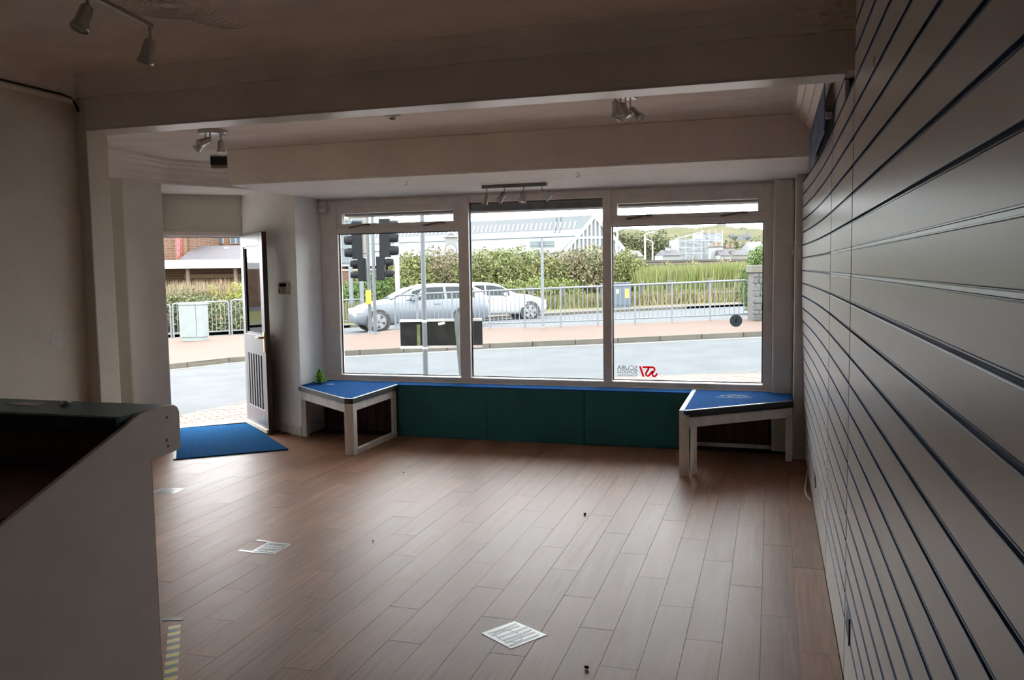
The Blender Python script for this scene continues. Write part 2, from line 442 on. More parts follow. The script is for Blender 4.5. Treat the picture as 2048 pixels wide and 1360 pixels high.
# skirting round the foot of that pier
sk = MB()
for a, b_ in (((-5.0, 7.388), (-4.18, 6.927)), ((-4.18, 6.927), (-4.18, 7.33))):
    a, b_ = Vector(a), Vector(b_); d = (b_ - a).normalized(); n_ = Vector((d.y, -d.x))
    sk.obox((a.x, a.y, 0), (b_ - a).to_3d(), (n_ * .016).to_3d(), (0, 0, .085))
struct(sk.build('baseboard_pier', WHITEWOOD, origin=(0, 0, 0), bevel=.003), 'painted skirting round the middle pier')
# right-hand pilaster and window jamb column
struct(MB().box((.175, 6.96, -.02), (.32, 7.45, CZ)).build('wall_pilaster_right', WALL, origin=(0, 0, 0), bevel=.006), 'narrow cream pilaster at the end of the slat panels')
struct(MB().box((.012, 7.25, -.02), (.175, 7.62, CZ)).build('wall_pier_right', WALL, origin=(0, 0, 0), bevel=.02), 'cream jamb column right of the shop window')
# wall below and above the shop window
wf = struct(MB().box((-4.178, 7.34, -.12), (.012, 7.52, .462)).build('wall_front_below', DARKBROWN, origin=(0, 0, 0)), 'dark stall riser under the shop window')
struct(MB().box((-4.178, 7.40, 2.2), (.012, 7.62, CZ)).build('wall_front_above', FRAME, origin=(0, 0, 0)), 'head over the shop window')
bw_ = .0985
for x0, n_ in ((-.60, 8), (-4.0, 7)):
    for k in range(n_):
        MB().box((x0 + k * bw_, 7.322, .012), (x0 + k * bw_ + bw_ - .006, 7.34, .455)).build('board', DARKBROWN, wf, bevel=.003)
struct(MB().box((-.62, 7.30, 0), (.012, 7.322, .03)).build('baseboard_window', WHITEWOOD, origin=(0, 0, 0)), 'dusty base strip under the right window bench')
# bulkhead box over the window bay
struct(MB().prism([(-4.13, 5.87), (.3, 5.87), (.3, 7.47), (-4.18, 7.47), (-4.18, 6.927)], 2.235, CZ).build('ceiling_bulkhead', CEIL, origin=(0, 0, 0), bevel=.008), 'boxed bulkhead over the window bay')
struct(MB().prism([(-4.125, 5.875), (.298, 5.875), (.298, 7.47), (-4.178, 7.47), (-4.175, 6.927)], 2.22, 2.2349).build('ceiling_bay_soffit', SOFF, origin=(0, 0, 0)), 'white textured soffit over the window bay')

# cornices -------------------------------------------------------------------
prof = [(0, 2.305), (.012, 2.305), (.016, 2.335), (.03, 2.345), (.04, 2.38), (.075, 2.415), (.08, 2.43), (.115, 2.452), (.12, 2.466), (.15, 2.476), (.155, CZ), (0, CZ)]
struct(MB().sweep(prof, [(-5.03, 3.65), (-5.03, 6.21), (-4.507, 7.11)], -1).build('trim_cornice_left', CORN, origin=(0, 0, 0)), 'moulded cornice above the street door')
struct(MB().sweep(prof, [(.28, 3.65), (.28, 5.86)], 1).build('trim_cornice_right', CORN, origin=(0, 0, 0)), 'moulded cornice above the slat panels beyond the beam')
cove = [(0, 2.40), (.015, 2.40), (.02, 2.415), (.035, 2.455), (.07, 2.485), (.085, CZ), (0, CZ)]
struct(MB().sweep(cove, [(-3.33, -2.5), (-3.33, 3.5), (.29, 3.5)], -1).build('trim_cove_back_room', CEIL, origin=(0, 0, 0)), 'plain coved cornice along the left wall and the beam')
struct(MB().sweep([(0, 2.372), (.02, 2.372), (.028, 2.385), (.018, 2.398), (0, 2.398)], [(-3.33, -2.5), (-3.33, 3.495)], -1).build('trim_picture_rail', CORN, origin=(0, 0, 0)), 'picture rail on the left wall')
tag(MB().tube([(-3.312, 2.0, 2.402), (-3.312, 3.40, 2.402), (-3.31, 3.455, 2.395), (-3.305, 3.478, 2.37), (-3.30, 3.488, 2.345), (-3.305, 3.492, 2.335)], .006, 6).build('cable', mat('dark_cable', (.05, .045, .04), .6)),
    'dark cable along the picture rail drooping into the corner', 'cable')

# ================================================================== SHOP WINDOW
WY0, WY1 = 7.385, 7.46
GY = 7.435
win = bpy.data.objects.new('window_1', None); COL.objects.link(win); win.location = (-2.0, 7.36, .46); LOC[win.name] = (-2.0, 7.36, .46)
struct(win, 'three-light shop window in painted frames')
wx = [-4.178, -3.997, -2.757, -2.656, -1.413, -1.336, -.063, .012]
def fr(name, x0, x1, z0, z1, y0=WY0, y1=WY1, m=FRAME, bev=.004): return MB().box((x0, y0, z0), (x1, y1, z1)).build(name, m, win, bevel=bev)
fr('frame_jamb', wx[0], wx[1], .462, 2.2); fr('frame_jamb', wx[6], wx[7], .462, 2.2)
fr('mullion', wx[2], wx[3], .52, 2.2, WY0 - .01); fr('mullion', wx[4], wx[5], .52, 2.2, WY0 - .01)
fr('frame_head', wx[1], wx[6], 2.135, 2.2)
fr('frame_sill', wx[0], wx[7], .482, .526, WY0 - .02)
fr('sill_nose', wx[0], wx[7], .462, .484, 7.322)
for a, b_ in ((wx[1], wx[2]), (wx[5], wx[6])):
    fr('transom', a, b_, 1.888, 1.945)
    sash = fr('vent_sash', a - .002, b_ + .002, 1.944, 1.978, WY0 + .004, WY1 - .01)
    for z0, z1 in ((2.078, 2.132),):
        MB().box((a - .002, WY0 + .004, z0), (b_ + .002, WY1 - .01, z1 + .006)).build('sash_top_rail', FRAME, sash, bevel=.003)
    for xa, xb in ((a - .002, a + .05), (b_ - .05, b_ + .002)):
        MB().box((xa, WY0 + .004, 1.978), (xb, WY1 - .01, 2.078)).build('sash_stile', FRAME, sash, bevel=.003)
    MB().box((a + .05, GY - .002, 1.978), (b_ - .05, GY + .002, 2.078)).build('pane', GLASS, sash)
    for fx in (.12, .74):
        cx_ = a + (b_ - a) * fx
        h = MB(); h.beam((cx_, WY0 - .006, 1.945), (cx_ + .17, WY0 - .012, 1.972), .008, .012); h.box((cx_ + .15, WY0 - .016, 1.958), (cx_ + .2, WY0 + .002, 1.974)); h.box((cx_ - .02, WY0 - .012, 1.938), (cx_ + .02, WY0 + .002, 1.95))
        h.build('casement_stay', mat('dull_stay_metal', (.22, .18, .15), .4, .8), sash)
for a, b_, zt in ((wx[1], wx[2], 1.888), (wx[3], wx[4], 2.135), (wx[5], wx[6], 1.888)):
    MB().box((a - .004, GY - .003, .528), (b_ + .004, GY + .003, zt + .004)).build('pane', GLASS, win)
    gk = MB(); t = .009
    gk.box((a, GY - .012, .532), (a + t, GY - .004, zt)); gk.box((b_ - t, GY - .012, .532), (b_, GY - .004, zt))
    gk.box((a, GY - .012, .532), (b_, GY - .004, .532 + t)); gk.box((a, GY - .012, zt - t), (b_, GY - .004, zt))
    gk.build('gasket', BLACK, win)
# roller shutter housing outside, over window and door
SHUT = mat('dark_shutter_housing', (.03, .032, .036), .5, var=.15, scale=8)
tag(MB().box((-4.06, 7.63, 2.068), (.3, 7.86, 2.46)).build('shutter_box', SHUT, bevel=.01), 'dark roller shutter housing outside above the shop window', 'shutter box')

# ================================================================== STREET DOOR
A_ = Vector((-5.645, 6.925)); B_ = Vector((-5.085, 7.450)); du = (B_ - A_).normalized(); dn = Vector((-du.y, du.x))   # dn points to the street
def dbox(name, s0, s1, t0, t1, z0, z1, m, parent=None, bev=.003):
    o = A_ + du * s0 + dn * t0
    return MB().obox((o.x, o.y, z0), (du * (s1 - s0)).to_3d(), (dn * (t1 - t0)).to_3d(), (0, 0, z1 - z0)).build(name, m, parent, bevel=bev)
DW = (B_ - A_).length
struct(dbox('wall_over_door', -.04, DW + .04, 0, .14, 1.935, CZ, WALL), 'cream wall over the street door')
door = bpy.data.objects.new('door_1', None); COL.objects.link(door); door.location = (A_.x, A_.y, 0); LOC[door.name] = (A_.x, A_.y, 0)
struct(door, 'street door standing open into the shop')
dbox('door_jamb', -.03, .012, -.012, .10, 0, 1.935, FRAME, door); dbox('door_jamb', DW - .012, DW + .03, -.004, .10, 0, 1.935, BROWNGLOSS, door)
dbox('door_head', -.03, DW + .03, -.012, .10, 1.895, 1.94, FRAME, door)
dbox('threshold', -.03, DW + .03, -.02, .16, -.1, .012, mat('dark_threshold', (.06, .045, .035), .5), door)
tag(dbox('shutter_box', 0, DW, .15, .34, 1.89, 2.3, SHUT), 'dark roller shutter housing outside above the street door', 'shutter box')
HG = Vector((-5.078, 7.418)); FE = Vector((-4.497, 6.908)); lu = (FE - HG).normalized(); ln = Vector((lu.y, -lu.x))      # ln points to the doorway side (left)
LW = (FE - HG).length
if ln.dot(Vector((-1, 0))) < 0: ln = -ln
def lbox(name, s0, s1, t0, t1, z0, z1, m, parent=None, bev=.003):
    o = HG + lu * s0 + ln * t0
    return MB().obox((o.x, o.y, z0), (lu * (s1 - s0)).to_3d(), (ln * (t1 - t0)).to_3d(), (0, 0, z1 - z0)).build(name, m, parent, bevel=bev)
leaf = lbox('door_leaf', 0, .095, -.022, .022, .012, 1.905, DOORGREY, door); leaf['label'] = 'grey and brown glazed door leaf with a slotted lower panel'
lbox('stile', LW - .105, LW - .004, -.022, .022, .012, 1.905, DOORGREY, leaf)
lbox('lock_edge', LW - .004, LW, -.0225, .0225, .012, 1.905, BROWNGLOSS, leaf, 0)
lbox('top_rail', .095, LW - .105, -.022, .022, 1.78, 1.905, DOORGREY, leaf)
lbox('lock_rail', .095, LW - .105, -.022, .022, .74, .93, DOORGREY, leaf)
lbox('bottom_rail', .095, LW - .105, -.022, .022, .012, .22, DOORGREY, leaf)
lbox('pane', .09, LW - .10, -.003, .003, .92, 1.79, GLASS, leaf, 0)
for z0, z1 in ((.93, .948), (1.765, 1.78)): lbox('glazing_bead', .095, LW - .105, -.014, .014, z0, z1, DOORGREY, leaf, 0)
for s0, s1 in ((.095, .113), (LW - .123, LW - .105)): lbox('glazing_bead', s0, s1, -.014, .014, .948, 1.765, BLACK, leaf, 0)
lbox('panel_backing', .09, LW - .10, -.012, -.004, .21, .75, BLACK, leaf, 0)
ns = 6; sw_ = (LW - .20) / (ns * 2 + 1)
for k in range(ns + 1):
    s0 = .095 + k * 2 * sw_
    lbox('slat', s0, s0 + sw_, -.004, .02, .22, .74, DOORGREY, leaf, .002)
lbox('weather_strip', .01, LW - .005, .022, .040, .012, .05, mat('cream_weather_bar', (.70, .62, .45), .4), leaf)
for sgn in (1, -1):
    hp = lbox('handle_plate', LW - .062, LW - .018, .022 * sgn, .028 * sgn, .78, .97, BRASS, leaf, .002)
    c0 = HG + lu * (LW - .04) + ln * (.028 * sgn); c1 = HG + lu * (LW - .04) + ln * (.07 * sgn); c2 = HG + lu * (LW - .155) + ln * (.072 * sgn)
    MB().tube([(c0.x, c0.y, .92), (c1.x, c1.y, .92), (c1.x + (c2.x - c1.x) * .2, c1.y + (c2.y - c1.y) * .2, .922), (c2.x, c2.y, .915)], [.011, .010, .009, .007], 10).build('lever', BRASS, hp)

# ================================================================== SLAT PANELS ON THE RIGHT WALL
SX, ST, SP, GAP = .27, .016, .0963, .013
panels = [(-1.5, 3.232, 'long grey slat panel nearest the viewer on the right wall'),
          (3.258, 4.345, 'narrow grey slat panel between the two upright joints on the right wall'),
          (4.375, 6.945, 'grey slat panel furthest from the viewer, beside the window bay')]
KS = list(range(-13, 11))
def gz(k): return 1.482 + SP * k
def bow(y, z):
    if y < 4.36: return 0.0
    u = (y - 4.36) / 2.59
    return -.045 * u * u * min(1.0, max(0.0, z) / 1.3)
slat_panels = []
for pi_, (y0, y1, lab) in enumerate(panels):
    root = thing('slat_panel', (SX, (y0 + y1) / 2, 0), lab, 'wall panel'); slat_panels.append(root)
    ztop = CZ - .002
    rows = [(0.004, gz(KS[0]) - GAP / 2)] + [(gz(k) + GAP / 2, min(gz(k + 1) - GAP / 2, ztop)) for k in KS]
    if pi_ == 2: rows = [r for r in rows if r[0] < 2.45]
    segs = 8 if pi_ == 2 else 1
    ys = [y0 + (y1 - y0) * i / segs for i in range(segs + 1)]
    proto = None
    for ri, (z0, z1) in enumerate(rows):
        cut = pi_ == 2 and z1 > 2.2        # the bulkhead stands in the way of the top slats
        yy = [y for y in ys] if not cut else [y0 + (5.862 - y0) * i / segs for i in range(segs + 1)]
        if pi_ < 2 and 0 < ri < len(rows) - 1 and not (3.3 < y1 and z1 > 2.24 and pi_ == 1):
            if proto is None:
                proto = MB().box((SX, y0, z0), (SX + ST, y1, z1)).build('slat', SLAT, root, origin=(SX, (y0 + y1) / 2, z0), bevel=.0015)
            else:
                c = sub_copy(proto, 'slat', root, (SX, (y0 + y1) / 2, z0))
                bv = c.modifiers.new('bevel', 'BEVEL'); bv.width = .0015; bv.segments = 2; bv.limit_method = 'ANGLE'
            continue
        if pi_ == 1 and z1 > 2.24:      # above the beam's underside this panel only runs beyond the beam
            yy = [3.652, y1]
        if z1 - z0 < .012: continue
        m = MB(); vs = []; n = len(yy)
        for y in yy:
            b0, b1 = bow(y, z0), bow(y, z1)
            vs += [(SX + b0, y, z0), (SX + b1, y, z1), (SX + ST + b1, y, z1), (SX + ST + b0, y, z0)]
        fs = [(4 * i + a, 4 * i + (a + 1) % 4, 4 * i + 4 + (a + 1) % 4, 4 * i + 4 + a) for i in range(n - 1) for a in range(4)]
        fs += [(3, 2, 1, 0), (4 * n - 4, 4 * n - 3, 4 * n - 2, 4 * n - 1)]
        m.add(vs, [f[::-1] for f in fs]).build('slat', SLAT, root)
    for k in KS:
        z = gz(k)
        if z > 2.44: continue
        yy = [y0 + .002 + (min(y1, 5.862 if z > 2.2 else 9) - y0 - .004) * i / segs for i in range(segs + 1)]
        if pi_ == 1 and z > 2.23: yy = [3.652, y1 - .002]
        m = MB()
        for i in range(len(yy) - 1):
            ba, bb = bow(yy[i], z), bow(yy[i + 1], z)
            m.obox_quad(Vector((SX + ST + ba - .003, yy[i], z - GAP / 2 - .004)), Vector((SX + ST + bb - .003, yy[i + 1], z - GAP / 2 - .004)),
                        Vector((SX + ST + bb - .003, yy[i + 1], z + GAP / 2 + .004)), Vector((SX + ST + ba - .003, yy[i], z + GAP / 2 + .004)), Vector((.003, 0, 0)))
        ins = m.build('groove_insert', NAVY, root)
        m = MB()
        for i in range(len(yy) - 1):
            ba, bb = bow(yy[i], z), bow(yy[i + 1], z)
            for zz in (z - GAP / 2, z + GAP / 2 - .0022):
                m.obox_quad(Vector((SX + ba - .0012, yy[i], zz)), Vector((SX + bb - .0012, yy[i + 1], zz)),
                            Vector((SX + bb - .0012, yy[i + 1], zz + .0022)), Vector((SX + ba - .0012, yy[i], zz + .0022)), Vector((.013, 0, 0)))
        m.build('groove_lip', BLUELIP, ins)
        if pi_ < 2 and k in (0, 1):
            MB().box((SX + .001, yy[0], z - .0035), (SX + .006, yy[-1], z + .0035)).build('metal_strip', mat('dull_metal_strip', (.36, .37, .37), .4, 1.0), ins)
# dark brown sheet behind the slats so no wall shows in the joints
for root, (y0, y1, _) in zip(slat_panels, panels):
    MB().box((SX + ST, y0, .002), (.2995, y1 + .024 if y1 < 5 else 6.945, 2.2)).build('backing_board', mat('dark_joint_board', (.05, .04, .035), .8), root)

def socket_box(y, z, w, h, lab):
    o = MB().box((SX - .0025, y - w / 2, z - h / 2), (SX - .0005, y + w / 2, z + h / 2)).build('socket_cutout', BLACK, bevel=.001)
    tag(o, lab, 'socket')
    MB().box((SX - .006, y - w / 2, z - h / 2), (SX - .0025, y - w / 2 + .012, z + h / 2)).build('rim', BLUELIP, o)
    return o
socket_box(6.16, .275, .15, .075, 'small dark socket cut-out low on the slat panels nearest the window')
socket_box(5.42, .218, .15, .075, 'dark socket cut-out low on the slat panels beside the white cable')
socket_box(3.09, .268, .14, .095, 'largest dark socket cut-out, low on the slat panel near the viewer')
# blue sign fixed near the top of the far panel
sg = MB().box((.222, 4.20, 2.13), (.227, 5.80, 2.35)).build('shop_sign', mat('blue_sign_board', (.08, .16, .36), .4), bevel=.001)
tag(sg, 'blue sign with small white script high on the slat panels', 'sign')
m = MB()
for pts in ([(.0, .055), (.02, .01), (.045, .05), (.065, .01), (.07, .05)], [(.09, .02), (.11, .055), (.12, .015)], [(.135, .05), (.15, .015), (.17, .05), (.185, .015)], [(.2, .02), (.215, .05), (.235, .03)]):
    m.ribbon([(.2218, 4.75 + a * 2.6, 2.19 + b * 1.9) for a, b in pts], .012, (-1, 0, 0))
for yb_ in (4.4, 5.0, 5.6): MB().box((.227, yb_, 2.22), (SX - .0005, yb_ + .02, 2.25)).build('standoff_bracket', ALU, sg)
m.build('script_lettering', mat('white_lettering', (.75, .76, .78), .5), sg)
tag(MB().box((SX - .0012, 2.62, 2.075), (SX - .0002, 2.645, 2.10)).build('sticky_label', mat('yellow_label', (.45, .28, .06), .6)), 'tiny yellow sticker high on the slat panels', 'sticker')
# white cable at the foot of the slat panels
tag(MB().tube([(.262, 6.30, .07), (.250, 6.22, .02), (.240, 6.10, .006), (.232, 5.95, .006), (.236, 5.84, .006), (.250, 5.74, .006), (.262, 5.70, .006)], .005, 6).build('cable', WHITEPLASTIC), 'white cable lying at the foot of the slat panels', 'cable')
# alarm contact and junction box by the window with their wire
tag(MB().box((-.02, 7.335, 1.60), (.010, 7.3845, 1.71)).build('window_contact', WHITEPLASTIC, bevel=.004), 'white alarm contact on the right window frame', 'alarm sensor')
jb = tag(MB().box((.196, 6.934, 1.555), (.250, 6.9595, 1.66)).build('junction_box', WHITEPLASTIC, bevel=.004), 'white junction box on the narrow pilaster by the slat panels', 'junction box')
MB().box((.209, 6.930, 1.585), (.232, 6.934, 1.63)).build('cover_plate', mat('cream_plastic', (.66, .60, .48), .4), jb)
tag(MB().tube([(-.005, 7.33, 1.716), (.03, 7.243, 1.722), (.085, 7.24, 1.705), (.105, 7.24, 1.66), (.115, 7.238, 1.60), (.14, 7.235, 1.58), (.158, 7.20, 1.61), (.168, 7.05, 1.655), (.168, 6.95, 1.67), (.185, 6.94, 1.672), (.205, 6.94, 1.664)], .0035, 6).build('cable', WHITEPLASTIC), 'thin white wire looping between window contact and junction box', 'cable')

# ================================================================== WINDOW BENCHES
BZ = .480
cb = thing('window_bench', (-1.95, 7.23, 0), 'long low teal-fronted bench under the middle of the window', 'bench')
tx = [-3.288, -2.425, -1.535, -.634]
for a, b_ in zip(tx, tx[1:]): MB().box((a + .0015, 7.13, 0.001), (b_ - .0015, 7.148, BZ - .012)).build('front_panel', TEAL, cb, bevel=.0015)
MB().box((tx[0], 7.128, BZ - .012), (tx[-1], 7.321, BZ)).build('carpet_top', CARPET, cb)
MB().box((tx[0], 7.148, 0.001), (tx[-1], 7.32, BZ - .012)).build('carcass', DARKBROWN, cb)

def strip_along(mb, path, z0, z1, th, side):
    for a, b_ in zip(path, path[1:]):
        a, b_ = Vector(a), Vector(b_); d = (b_ - a); n_ = Vector((-d.y, d.x)).normalized() * side * th
        mb.obox((a.x, a.y, z0), d.to_3d(), n_.to_3d(), (0, 0, z1 - z0))
    return mb
# left bench
lb = thing('corner_bench', (-3.75, 6.9, 0), 'blue carpeted corner bench on white legs beside the middle pier', 'bench')
ltop = [(-4.168, 6.885), (-3.362, 6.262), (-3.30, 6.262), (-3.30, 7.127), (-3.30, 7.32), (-4.178, 7.32)]
MB().prism(ltop, BZ - .022, BZ).build('carpet_top', CARPET, lb)
lpath = [ltop[0], ltop[1], ltop[2], ltop[3]]
strip_along(MB(), lpath, BZ - .045, BZ - .002, .008, -1).build('edge_band', BLACKEDGE, lb)
strip_along(MB(), lpath, BZ - .002, BZ + .002, .012, -1).build('edge_trim', ALU, lb)
strip_along(MB(), [(-4.15, 6.882), (-3.36, 6.27)], BZ - .125, BZ - .045, .02, 1).build('apron', WHITEWOOD, lb, bevel=.002)
strip_along(MB(), [(-3.304, 6.33), (-3.304, 7.12)], BZ - .112, BZ - .045, .02, 1).build('apron', WHITEWOOD, lb, bevel=.002)
MB().box((-3.378, 6.272, 0), (-3.318, 6.292, BZ - .022)).build('leg', WHITEWOOD, lb, bevel=.002)
MB().box((-3.398, 6.296, 0), (-3.379, 6.34, BZ - .12)).build('leg', WHITEWOOD, lb, bevel=.002)
MB().box((-3.316, 6.27, 0), (-3.298, 6.335, BZ - .022)).build('leg', WHITEWOOD, lb, bevel=.002)
MB().box((-3.324, 7.05, .03), (-3.30, 7.12, BZ - .045)).build('leg', WHITEWOOD, lb, bevel=.002)
MB().box((-4.158, 6.90, 0), (-4.115, 6.95, BZ - .022)).build('leg', WHITEWOOD, lb, bevel=.002)
MB().box((-3.336, 6.336, 0), (-3.296, 7.12, .045)).build('bottom_rail', WHITEWOOD, lb, bevel=.003)
for t in (.2, .45, .7): MB().lathe([(.004, 0), (.003, .003)], 8, (-3.296, 6.34 + t * .75, BZ - .03), (1, 0, 0)).build('screw', STEEL, lb)
# right bench
rb = thing('corner_bench', (-.2, 6.8, 0), 'blue carpeted corner bench on white legs beside the slat panels', 'bench')
rtop = [(-.585, 6.212), (.168, 6.845), (.168, 7.24), (.005, 7.24), (.005, 7.31), (-.62, 7.31), (-.62, 6.212)]
MB().prism(rtop, BZ - .022, BZ).build('carpet_top', CARPET, rb)
strip_along(MB(), [(-.585, 6.212), (.168, 6.845)], BZ - .05, BZ - .002, .008, -1).build('edge_band', BLACKEDGE, rb)
strip_along(MB(), [(-.585, 6.212), (.168, 6.845)], BZ - .002, BZ + .003, .014, 1).build('edge_trim', ALU, rb)
m = MB(); m.box((-.632, 6.205, BZ - .03), (-.60, 7.31, BZ + .004)); m.build('side_trim', TRIM, rb, bevel=.002)
strip_along(MB(), [(-.578, 6.232), (.163, 6.855)], BZ - .128, BZ - .05, .02, 1).build('apron', WHITEWOOD, rb, bevel=.002)
MB().box((-.632, 6.208, 0), (-.562, 6.228, BZ - .03)).build('leg', WHITEWOOD, rb, bevel=.002)
MB().box((-.556, 6.262, 0), (-.512, 6.30, BZ - .128)).build('leg', WHITEWOOD, rb, bevel=.002)
MB().box((.118, 6.86, 0), (.168, 6.92, BZ - .022)).build('leg', WHITEWOOD, rb, bevel=.002)
# chalk-like emblem drawn on the right bench
m = MB()
def emb(pts, w=.006): m.ribbon([(-.27 + x, 6.98 + y, BZ + .0004) for x, y in pts], w, (0, 0, 1), .0006)
emb([(-.13, -.02), (-.09, .05), (-.05, .03), (-.02, .11), (.03, .05), (.06, .07), (.10, -.01), (.14, .03)])
emb([(.11 * math.cos(a), .02 + .075 * math.sin(a)) for a in [math.pi * 2 * j / 20 for j in range(21)]], .005)
emb([(.065 * math.cos(a) + .01, .02 + .05 * math.sin(a)) for a in [math.pi * 2 * j / 16 for j in range(17)]], .004)
emb([(-.15, -.05), (-.08, -.07), (0, -.055), (.08, -.075), (.13, -.05)]); emb([(-.05, -.03), (0, .05), (.05, -.02)])
m.build('drawn_emblem', mat('white_chalk', (.55, .62, .72), .8), rb)
tag(MB().prism([(-3.97, 7.03), (-3.90, 7.055), (-3.885, 7.03), (-3.94, 7.01)], BZ + .0005, BZ + .002).build('paper_scrap', mat('white_paper', (.78, .78, .77), .7)), 'small white paper scrap on the left corner bench', 'paper')
tag(MB().prism([(-.08, 6.83), (-.02, 6.845), (-.02, 6.835), (-.075, 6.82)], BZ + .0005, BZ + .002).build('paper_scrap', mat('dark_litter', (.03, .03, .03), .8)), 'dark sliver of litter on the right corner bench', 'litter')

# green artificial succulent standing on the left bench against the pier
pb = Vector((-4.045, 7.05, BZ))
pl = thing('artificial_succulent', pb, 'bright green artificial succulent on the left corner bench', 'plant')
GRN = mat('bright_green_leaf', (.30, .62, .07), .45, var=.15, scale=30, rand=.12)
GRN2 = mat('dark_green_leaf', (.10, .30, .05), .5, rand=.12)
MB().lathe([(.012, 0), (.016, .02), (.012, .09), (.004, .12)], 8, pb).build('stem', GRN2, pl)
for lv in range(6):
    n_ = 7 if lv < 4 else 5
    for k in range(n_):
        a = 2 * math.pi * (k + lv * .5) / n_; up = .15 + lv * .24; ln_ = .082 - lv * .006; zz = .012 + lv * .016
        d = Vector((math.cos(a) * math.cos(up), math.sin(a) * math.cos(up), math.sin(up))); s = Vector((-math.sin(a), math.cos(a), 0)); nn = d.cross(s)
        b0 = pb + Vector((0, 0, zz)); w = .021
        P = [b0, b0 + d * ln_ * .45 + s * w, b0 + d * ln_ * .45 - s * w, b0 + d * ln_, b0 + d * ln_ * .45 + nn * -.006, b0 + d * ln_ * .45 + nn * .009]
        MB().add(P, [(0, 4, 1), (0, 2, 4), (1, 4, 3), (2, 3, 4), (0, 1, 5), (0, 5, 2), (1, 3, 5), (2, 5, 3)]).build('leaf', GRN if (k + lv) % 3 else GRN2, pl)

# ================================================================== FLOOR THINGS
mt = tag(MB().prism([(-4.67, 5.78), (-3.965, 6.34), (-5.055, 7.36), (-5.575, 6.945)], .0005, .011).build('door_mat', MATBLUE, bevel=.002), 'blue ribbed entrance mat in front of the street door', 'mat')
strip_along(MB(), [(-5.575, 6.945), (-4.67, 5.78)], .0005, .010, .022, -1).build('edge_strip', mat('grey_mat_edge', (.16, .165, .18), .5), mt)
def sticker(corners, label, rot=0, tails=()):
    P = [Vector((c[0], c[1], .0008)) for c in corners]
    o = MB().extrude(P, (0, 0, .0008)).build('floor_sticker', mat('glossy_white_film', (.74, .76, .77), .22, var=.06, scale=20))
    tag(o, label, 'sticker', 'distance stickers on the floor')
    a, b_, c, d = P
    def uv(u, v): return a.lerp(b_, u).lerp(d.lerp(c, u), v) + Vector((0, 0, .0009))
    for k in range(6):
        v = .12 + k * .152; wob = .03 * math.sin(k * 2.1)
        pts = [uv(u, v + wob * math.sin(u * 3.1)) for u in [.06 + .03 * k % .1 + .82 * j / 8 for j in range(9)]]
        nv = k % 2 == 0
        MB().ribbon(pts, (a - d).length * (.06 if nv else .075), (0, 0, 1), .0005).build('navy_stripe' if nv else 'olive_stripe', mat('faded_navy_print', (.05, .075, .125), .35) if nv else mat('faded_olive_print', (.20, .165, .06), .35), o)
    m3 = MB(); m3.ribbon([uv(.36 + .24 * math.cos(t), .5 + .34 * math.sin(t)) for t in [2 * math.pi * j / 22 for j in range(23)]], .003, (0, 0, 1), .0006); m3.build('printed_circle', mat('faded_navy_print', (0, 0, 0)), o)
    if tails:
        m4 = MB()
        for p, q in tails: m4.ribbon([(p[0], p[1], .0008), (q[0], q[1], .0008)], .02, (0, 0, 1), .0007)
        m4.build('tape_strip', MATS['glossy_white_film'], o)
    return o
sticker([(-.987, 3.154), (-.880, 3.318), (-1.050, 3.415), (-1.150, 3.262)], 'striped white floor sticker nearest the viewer')
sticker([(-2.715, 3.915), (-2.565, 3.925), (-2.565, 4.10), (-2.715, 4.10)], 'striped floor sticker with loose tape ends in mid floor', tails=[((-2.79, 3.93), (-2.70, 3.93)), ((-2.80, 4.115), (-2.70, 4.10))])
sticker([(-4.13, 4.83), (-3.96, 4.86), (-3.985, 5.0), (-4.155, 4.98)], 'striped floor sticker furthest away, showing past the counter corner')
# hazard tape by the counter
HZ = mat('yellow_tape', (.62, .52, .05), .35); HB = mat('black_tape_print', (.02, .022, .026), .35)
tp = MB(); tp.ribbon([(-2.465, 2.99, .0006), (-1.99, 2.36, .0006), (-1.75, 2.02, .0006)], .05, (0, 0, 1)); tp = tp.build('hazard_tape', HZ, origin=(-2.2, 2.65, 0))
tag(tp, 'yellow and black hazard tape stuck to the floor by the counter', 'tape')
td = (Vector((-1.99, 2.36)) - Vector((-2.465, 2.99))).normalized(); tn = Vector((-td.y, td.x)) * .025
MB().ribbon([(-2.56, 3.035, .0008), (-2.475, 3.06, .0008)], .03, (0, 0, 1)).build('torn_corner', HB, tp)
for k in range(10):
    c = Vector((-2.465, 2.99)) + td * (.03 + k * .072); e = c + td * .034
    q = [Vector((v_.x, v_.y, .0014)) for v_ in (c + tn, c - tn + td * .008, e - tn + td * .008, e + tn)]
    MB().obox_quad(*q, Vector((0, 0, .0004))).build('black_band', HB, tp)
# grit on the floor
GRIT = mat('dark_grit', (.015, .013, .012), .8)
gp = [(1170, 1030, .011, 'dark lump of grit alone on the pale middle of the floor'), (1173, 1338, .010, 'dark crumb at the very front of the floor'), (807, 946, .006, 'small dark speck nearest the window benches'), (746, 1083, .005, 'dark speck in the left middle of the floor')]
for px, py, r, lab in gp:
    d = RM @ Vector(((px - CX) / F, -(py - CY) / F, -1)); t = -EYE / d.z; p = Vector((0, 0, EYE)) + d * t
    g_ = MB()
    vs = []; fs = []
    for i in range(5):
        for k in range(7):
            th = math.pi * i / 4; a = 2 * math.pi * k / 7; rr = r * random.uniform(.75, 1.15)
            vs.append((p.x + rr * math.sin(th) * math.cos(a), p.y + rr * math.sin(th) * math.sin(a), r * .7 + .7 * rr * math.cos(th)))
    for i in range(4):
        for k in range(7): fs.append((i * 7 + k, (i + 1) * 7 + k, (i + 1) * 7 + (k + 1) % 7, i * 7 + (k + 1) % 7))
    tag(g_.add(vs, fs).build('grit_crumb', GRIT), lab, 'debris')

